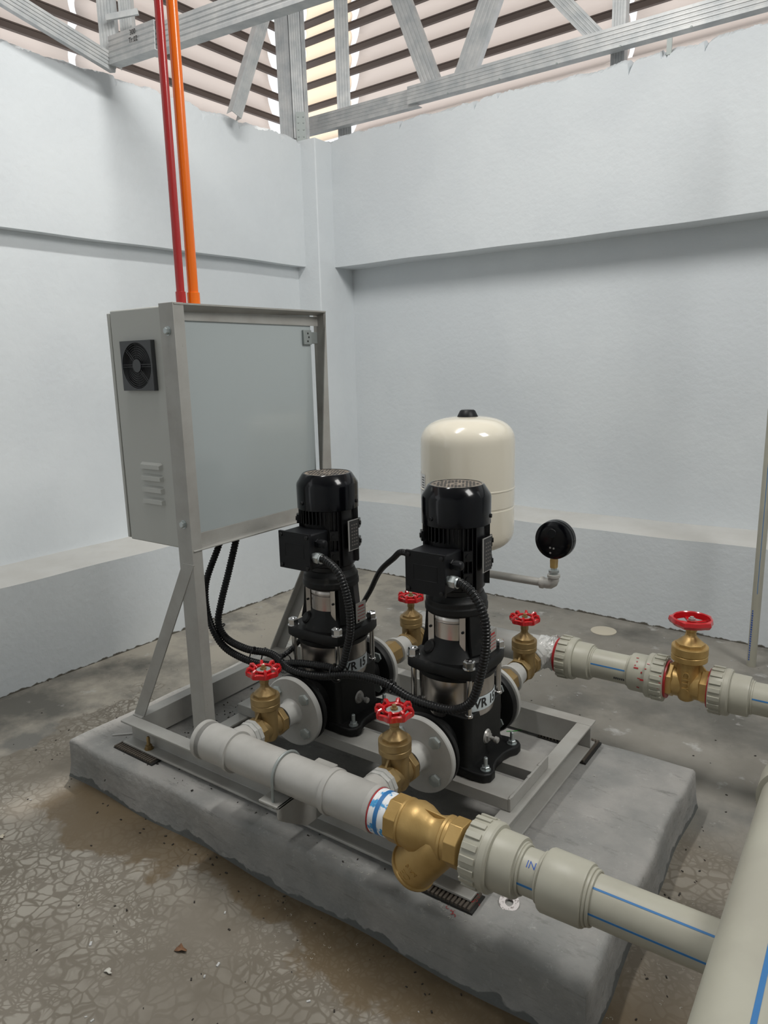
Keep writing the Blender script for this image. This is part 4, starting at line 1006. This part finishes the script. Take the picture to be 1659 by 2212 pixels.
mb = MB(); mb.lathe((gx-.042, ty, gz), (1, 0, 0), [(0, .0135), (.001, .0185), (.010, .0185), (.012, .016), (.022, .016)], 24)
mb.tube([(gx-.022, ty, gz), (gx-.01, ty, gz+.001), (gx-.003, ty, gz+.006), (gx, ty, gz+.014), (gx, ty, gz+.024)], .0165, 20)
mb.lathe((gx, ty, gz+.022), (0, 0, 1), [(0, .0165), (.001, .0195), (.009, .0195), (.010, .013)], 24); part('elbow', mb, 'grey_paint', gp, angle=.9)
mb = MB(); mb.lathe((gx, ty, gz+.030), (0, 0, 1), [(0, .012), (.006, .012)], 20); mb.lathe((gx, ty, gz+.038), (0, 0, 1), [(0, .0165), (.007, .0165), (.008, .010), (.014, .010)], 8); part('adapter', mb, 'zinc', gp)
gc = .672
ga = thing('pressure_gauge', (gx, ty, gz+.05), 'round black pressure gauge seen from behind on its elbow', 'gauge')
part('fitting', MB().lathe((gx, ty, gz+.052), (0, 0, 1), [(0, .0115), (.024, .0125), (.035, .010)], 4, .6), 'gold_brass', ga)
part('case', MB().lathe((gx, ty-.014, gc), (0, 1, 0), [(0, .040), (.001, .050), (.004, .0575), (.014, .0585), (.015, .0565), (.017, .0565), (.018, .0588), (.034, .0588), (.036, .056)], 64), 'gloss_black', ga, angle=.5)
part('relief_disc', MB().lathe((gx-.004, ty-.0135, gc+.022), (0, -1, 0), [(0, .0145), (.0018, .013)], 28), 'black_plastic', ga)
for dx, dz in ((-.007, -.022), (.004, -.023), (-.006, -.038)): part('screw', MB().lathe((gx+dx, ty-.0135, gc+dz), (0, -1, 0), [(0, .0036), (.003, .003)], 12), 'steel_bright', ga)

# ------------------------------------------------------------------ flexible conduits
def flex(name, pts, r, label, mat='conduit_black'):
    P = spline(pts, .0019); o = part(name, MB().tube(P, r, 12, lambda i: r*(1.0 if i % 4 < 2 else .84)), mat, None, flat=False)
    # origin at first point
    p0 = Vector(P[0]); o.data.transform(Matrix.Translation(-p0)); o.location = p0
    return tag(o, label, 'cable conduit', 'black corrugated cable conduits')
flex('flexible_conduit', [(.330, .36, .738), (.357, .33, .70), (.3433, .28, .5876), (.3545, .27, .4937), (.4133, .26, .4239), (.4995, .26, .3981), (.5983, .262, .4003), (.6971, .268, .4260), (.7892, .272, .4370), (.8431, .27, .4463), (.8679, .27, .5055), (.8808, .27, .5691), (.8737, .27, .6399), (.8483, .272, .6965), (.80, .281, .7210), (.785, .282, .7215)], .0105, 'corrugated black conduit looping from the cabinet to the left pump terminal box')
flex('flexible_conduit', [(.385, .38, .738), (.3922, .36, .7009), (.3871, .33, .6164), (.3802, .3, .5319), (.3847, .28, .4751), (.4202, .275, .4359), (.5052, .270, .4240), (.5951, .278, .4250), (.6871, .252, .412), (.784, .258, .4140), (.8761, .268, .437), (.9723, .275, .4379), (1.053, .272, .4188), (1.1236, .27, .4159), (1.179, .27, .4242), (1.2206, .27, .458), (1.2434, .27, .5333), (1.2543, .27, .6005), (1.2484, .27, .6628), (1.2202, .275, .705), (1.19, .281, .7215), (1.178, .282, .7215)], .0108, 'corrugated black conduit sagging across to the right pump terminal box')
flex('flexible_conduit', [(.56, .285, .428), (.61, .287, .418), (.63, .31, .430), (.615, .38, .440), (.575, .50, .432), (.57, .58, .42), (.63, .61, .45), (.70, .59, .53), (.8075, .5, .6364), (.9385, .38, .7217), (1.000, .325, .7586), (1.052, .300, .7600)], .0078, 'thinner black conduit arching behind the left pump to the right terminal box')
def tie(c, ax, r, label):
    mb = MB(); mb.lathe2(c, ax, [(-.002, r), (-.002, r+.0012), (.002, r+.0012), (.002, r)], 20); c = Vector(c); mb.obox(c+Vector((0, -.004, r+.003)), (0, 0, 1), (1, 0, 0), .008, .006, .005)
    o = part('cable_tie', mb, 'conduit_black'); o.data.transform(Matrix.Translation(-c)); o.location = c
    return tag(o, label, 'cable tie', 'black cable ties on the conduits')
tie((.545, .266, .411), (1, 0, 0), .024, 'black cable tie on the conduit bundle left of the first red wheel')
tie((.655, .266, .415), (1, 0, .1), .024, 'black cable tie on the conduit bundle behind the first red wheel')
tie((.835, .262, .432), (1, 0, .4), .022, 'black cable tie in front of the left pump sleeve')
tie((1.00, .274, .432), (1, 0, -.3), .014, 'black cable tie left of the right pump sleeve')
tie((.375, .285, .455), (.5, 0, -.6), .022, 'black cable tie where two conduits meet near the stand leg')

# ------------------------------------------------------------------ small things on floor and walls
rp = thing('riser_pipe', (1.565, 1.94, 0), 'upright pale green-beige pipe standing before the back wall at right', 'pipe')
part('pipe', MB().cyl((1.565, 1.935, 0), (1.565, 1.935, 2.3), .017, 28), 'pp_plastic', rp)
mb = MB(); mb.obox((1.565+.0168*math.cos(-1.45), 1.935+.0168*math.sin(-1.45), .95), (0, 0, 1), (math.cos(-1.45), math.sin(-1.45), 0), 1.3, .0008, .002); part('stripe', mb, 'blue_stripe', rp)
mb = MB()
for i in range(22):
    a = -2.1; d_ = Vector((math.cos(a), math.sin(a), 0)); mb.obox(Vector((1.565, 1.935, .03+.0095*i))+d_*.0169, (0, 0, 1), d_, .0062, .0008, rn.uniform(.004, .008))
part('print', mb, 'blue_ink', rp)
tag(part('drain_cover', MB().lathe((.956, 2.0, .0), (0, 0, 1), [(0, .056), (.002, .056), (.003, .053)], 32), 'beige_lid'), 'round beige lid set in the floor near the back wall', 'lid')
o = part('washer', MB().lathe2((1.3886, .1163, .1215), (.1, -.3, 1), [(0, .0085), (0, .0205), (.006, .0205), (.006, .0085)], 36), 'washer_metal'); tag(o, 'round metal washer lying on the concrete under the coupling', 'washer')
o = part('steel_rod', MB().cyl((.100, .085, .1236), (.170, .150, .1236), .0032, 10), 'label_metal'); tag(o, 'short grey rod lying at the left end of the block', 'rod')
o = part('wire_piece', MB().tube([(1.08, .745, .1225), (1.10, .76, .1225), (1.13, .80, .1225)], .0012, 6), 'black_plastic'); o.data.materials[0] = MT['blue_stripe']
m, nt, b = base('green_wire', (.02, .3, .03), .5); o.data.materials[0] = m
tag(o, 'short green wire on the concrete behind the right pump', 'wire')
def leafy(name, c, s, mat, label, cat, sd):
    rnd = random.Random(sd); mb = MB(); n = 9; ring = []
    for i in range(n):
        a = 2*PI*i/n; r_ = s*(1+.35*math.sin(3*a+sd)+rnd.uniform(-.15, .15)); ring.append((c[0]+math.cos(a)*r_*1.2, c[1]+math.sin(a)*r_*.7, c[2]+.001+rnd.uniform(0, s*.5)))
    mb.add(ring+[(c[0], c[1], c[2]+s*.35)], [(i, (i+1) % n, n) for i in range(n)])
    o = part(name, mb, mat); sd_m = o.modifiers.new('t', 'SOLIDIFY'); sd_m.thickness = .0008
    return tag(o, label, cat)
leafy('dry_leaf', (.812, -.254, 0), .012, 'leaf_brown', 'crumpled brown leaf on the floor in front of the block', 'leaf', 1)
leafy('paint_flake', (.7325, -.3735, 0), .008, 'shaving', 'small pale flake on the floor near the bottom left', 'flake', 2)
leafy('paint_flake', (.112, -.272, 0), .010, 'beige_lid', 'yellowish flake at the left edge of the floor', 'flake', 3)
leafy('dry_leaf', (1.325, -.235, 0), .010, 'leaf_brown', 'dark brown leaf scrap on the floor near the front block corner', 'leaf', 4)
# scattered swarf, grit
def scatter(name, mat, spots, label, cat, seed, size, curl=False):
    rnd = random.Random(seed); mb = MB()
    for (x, y, z, sx, sy, cnt) in spots:
        for _ in range(cnt):
            px, py = x+rnd.gauss(0, sx), y+rnd.gauss(0, sy); s = size*rnd.uniform(.4, 1.3)
            if -.01 < px < 1.6 and -.01 < py < .86 and z < .1: continue
            if curl:
                a = rnd.uniform(0, 6.28); mb.tube([(px+math.cos(a+k*.8)*s*1.6, py+math.sin(a+k*.8)*s*1.6, z+s*.3) for k in range(5)], s*.25, 4)
            else: mb.obox((px, py, z+s*.3), (rnd.uniform(-1, 1), rnd.uniform(-1, 1), rnd.uniform(-.2, .2)), (0, 0, 1), s*2, s*.7, s)
    return tag(part(name, mb, mat, flat=True), label, cat, kind='stuff')
scatter('swarf', 'shaving', [(1.03, .03, .12, .02, .008, 14), (1.2, .05, .12, .05, .01, 22), (1.33, .09, .12, .03, .03, 26), (1.36, .45, .12, .03, .1, 18), (1.65, .15, 0, .04, .25, 40), (1.75, .5, 0, .08, .3, 20), (1.3, .03, .12, .02, .01, 10), (1.0, -.08, 0, .15, .03, 26)], 'pale plastic swarf scattered around the block', 'swarf', 11, .0015, True)
scatter('grit', 'dirt', [(.5, .05, .12, .3, .015, 30), (.33, .35, .12, .07, .15, 110), (.30, .6, .12, .05, .1, 40), (.95, -.03, 0, .5, .03, 60), (.6, -.4, 0, .5, .3, 60), (1.2, -.3, 0, .3, .1, 20), (1.3, 1.4, 0, .6, .3, 40), (0, 1.0, 0, .4, .5, 40), (-.3, .3, 0, .25, .5, 30), (.1, .1, .12, .05, .04, 12), (1.64, .4, 0, .02, .3, 40)], 'dark grit scattered over floor and block', 'grit', 12, .0026)
scatter('red_scrap', 'red_sealant', [(.37, .28, .12, .03, .03, 12), (1.29, .03, .12, .02, .01, 5), (1.335, .082, .13, .006, .01, 6), (.16, .05, .12, .02, .02, 2)], 'red sealant scraps on the concrete block', 'scrap', 13, .0028, True)
scatter('floor_chip', 'paint_pool', [(.3, 1.5, 0, .5, .3, 26), (1.2, 1.9, 0, .3, .1, 14), (-.2, .8, 0, .3, .5, 20), (.9, -.3, 0, .4, .2, 14)], 'pale chips lying on the floor', 'chip', 14, .0038)
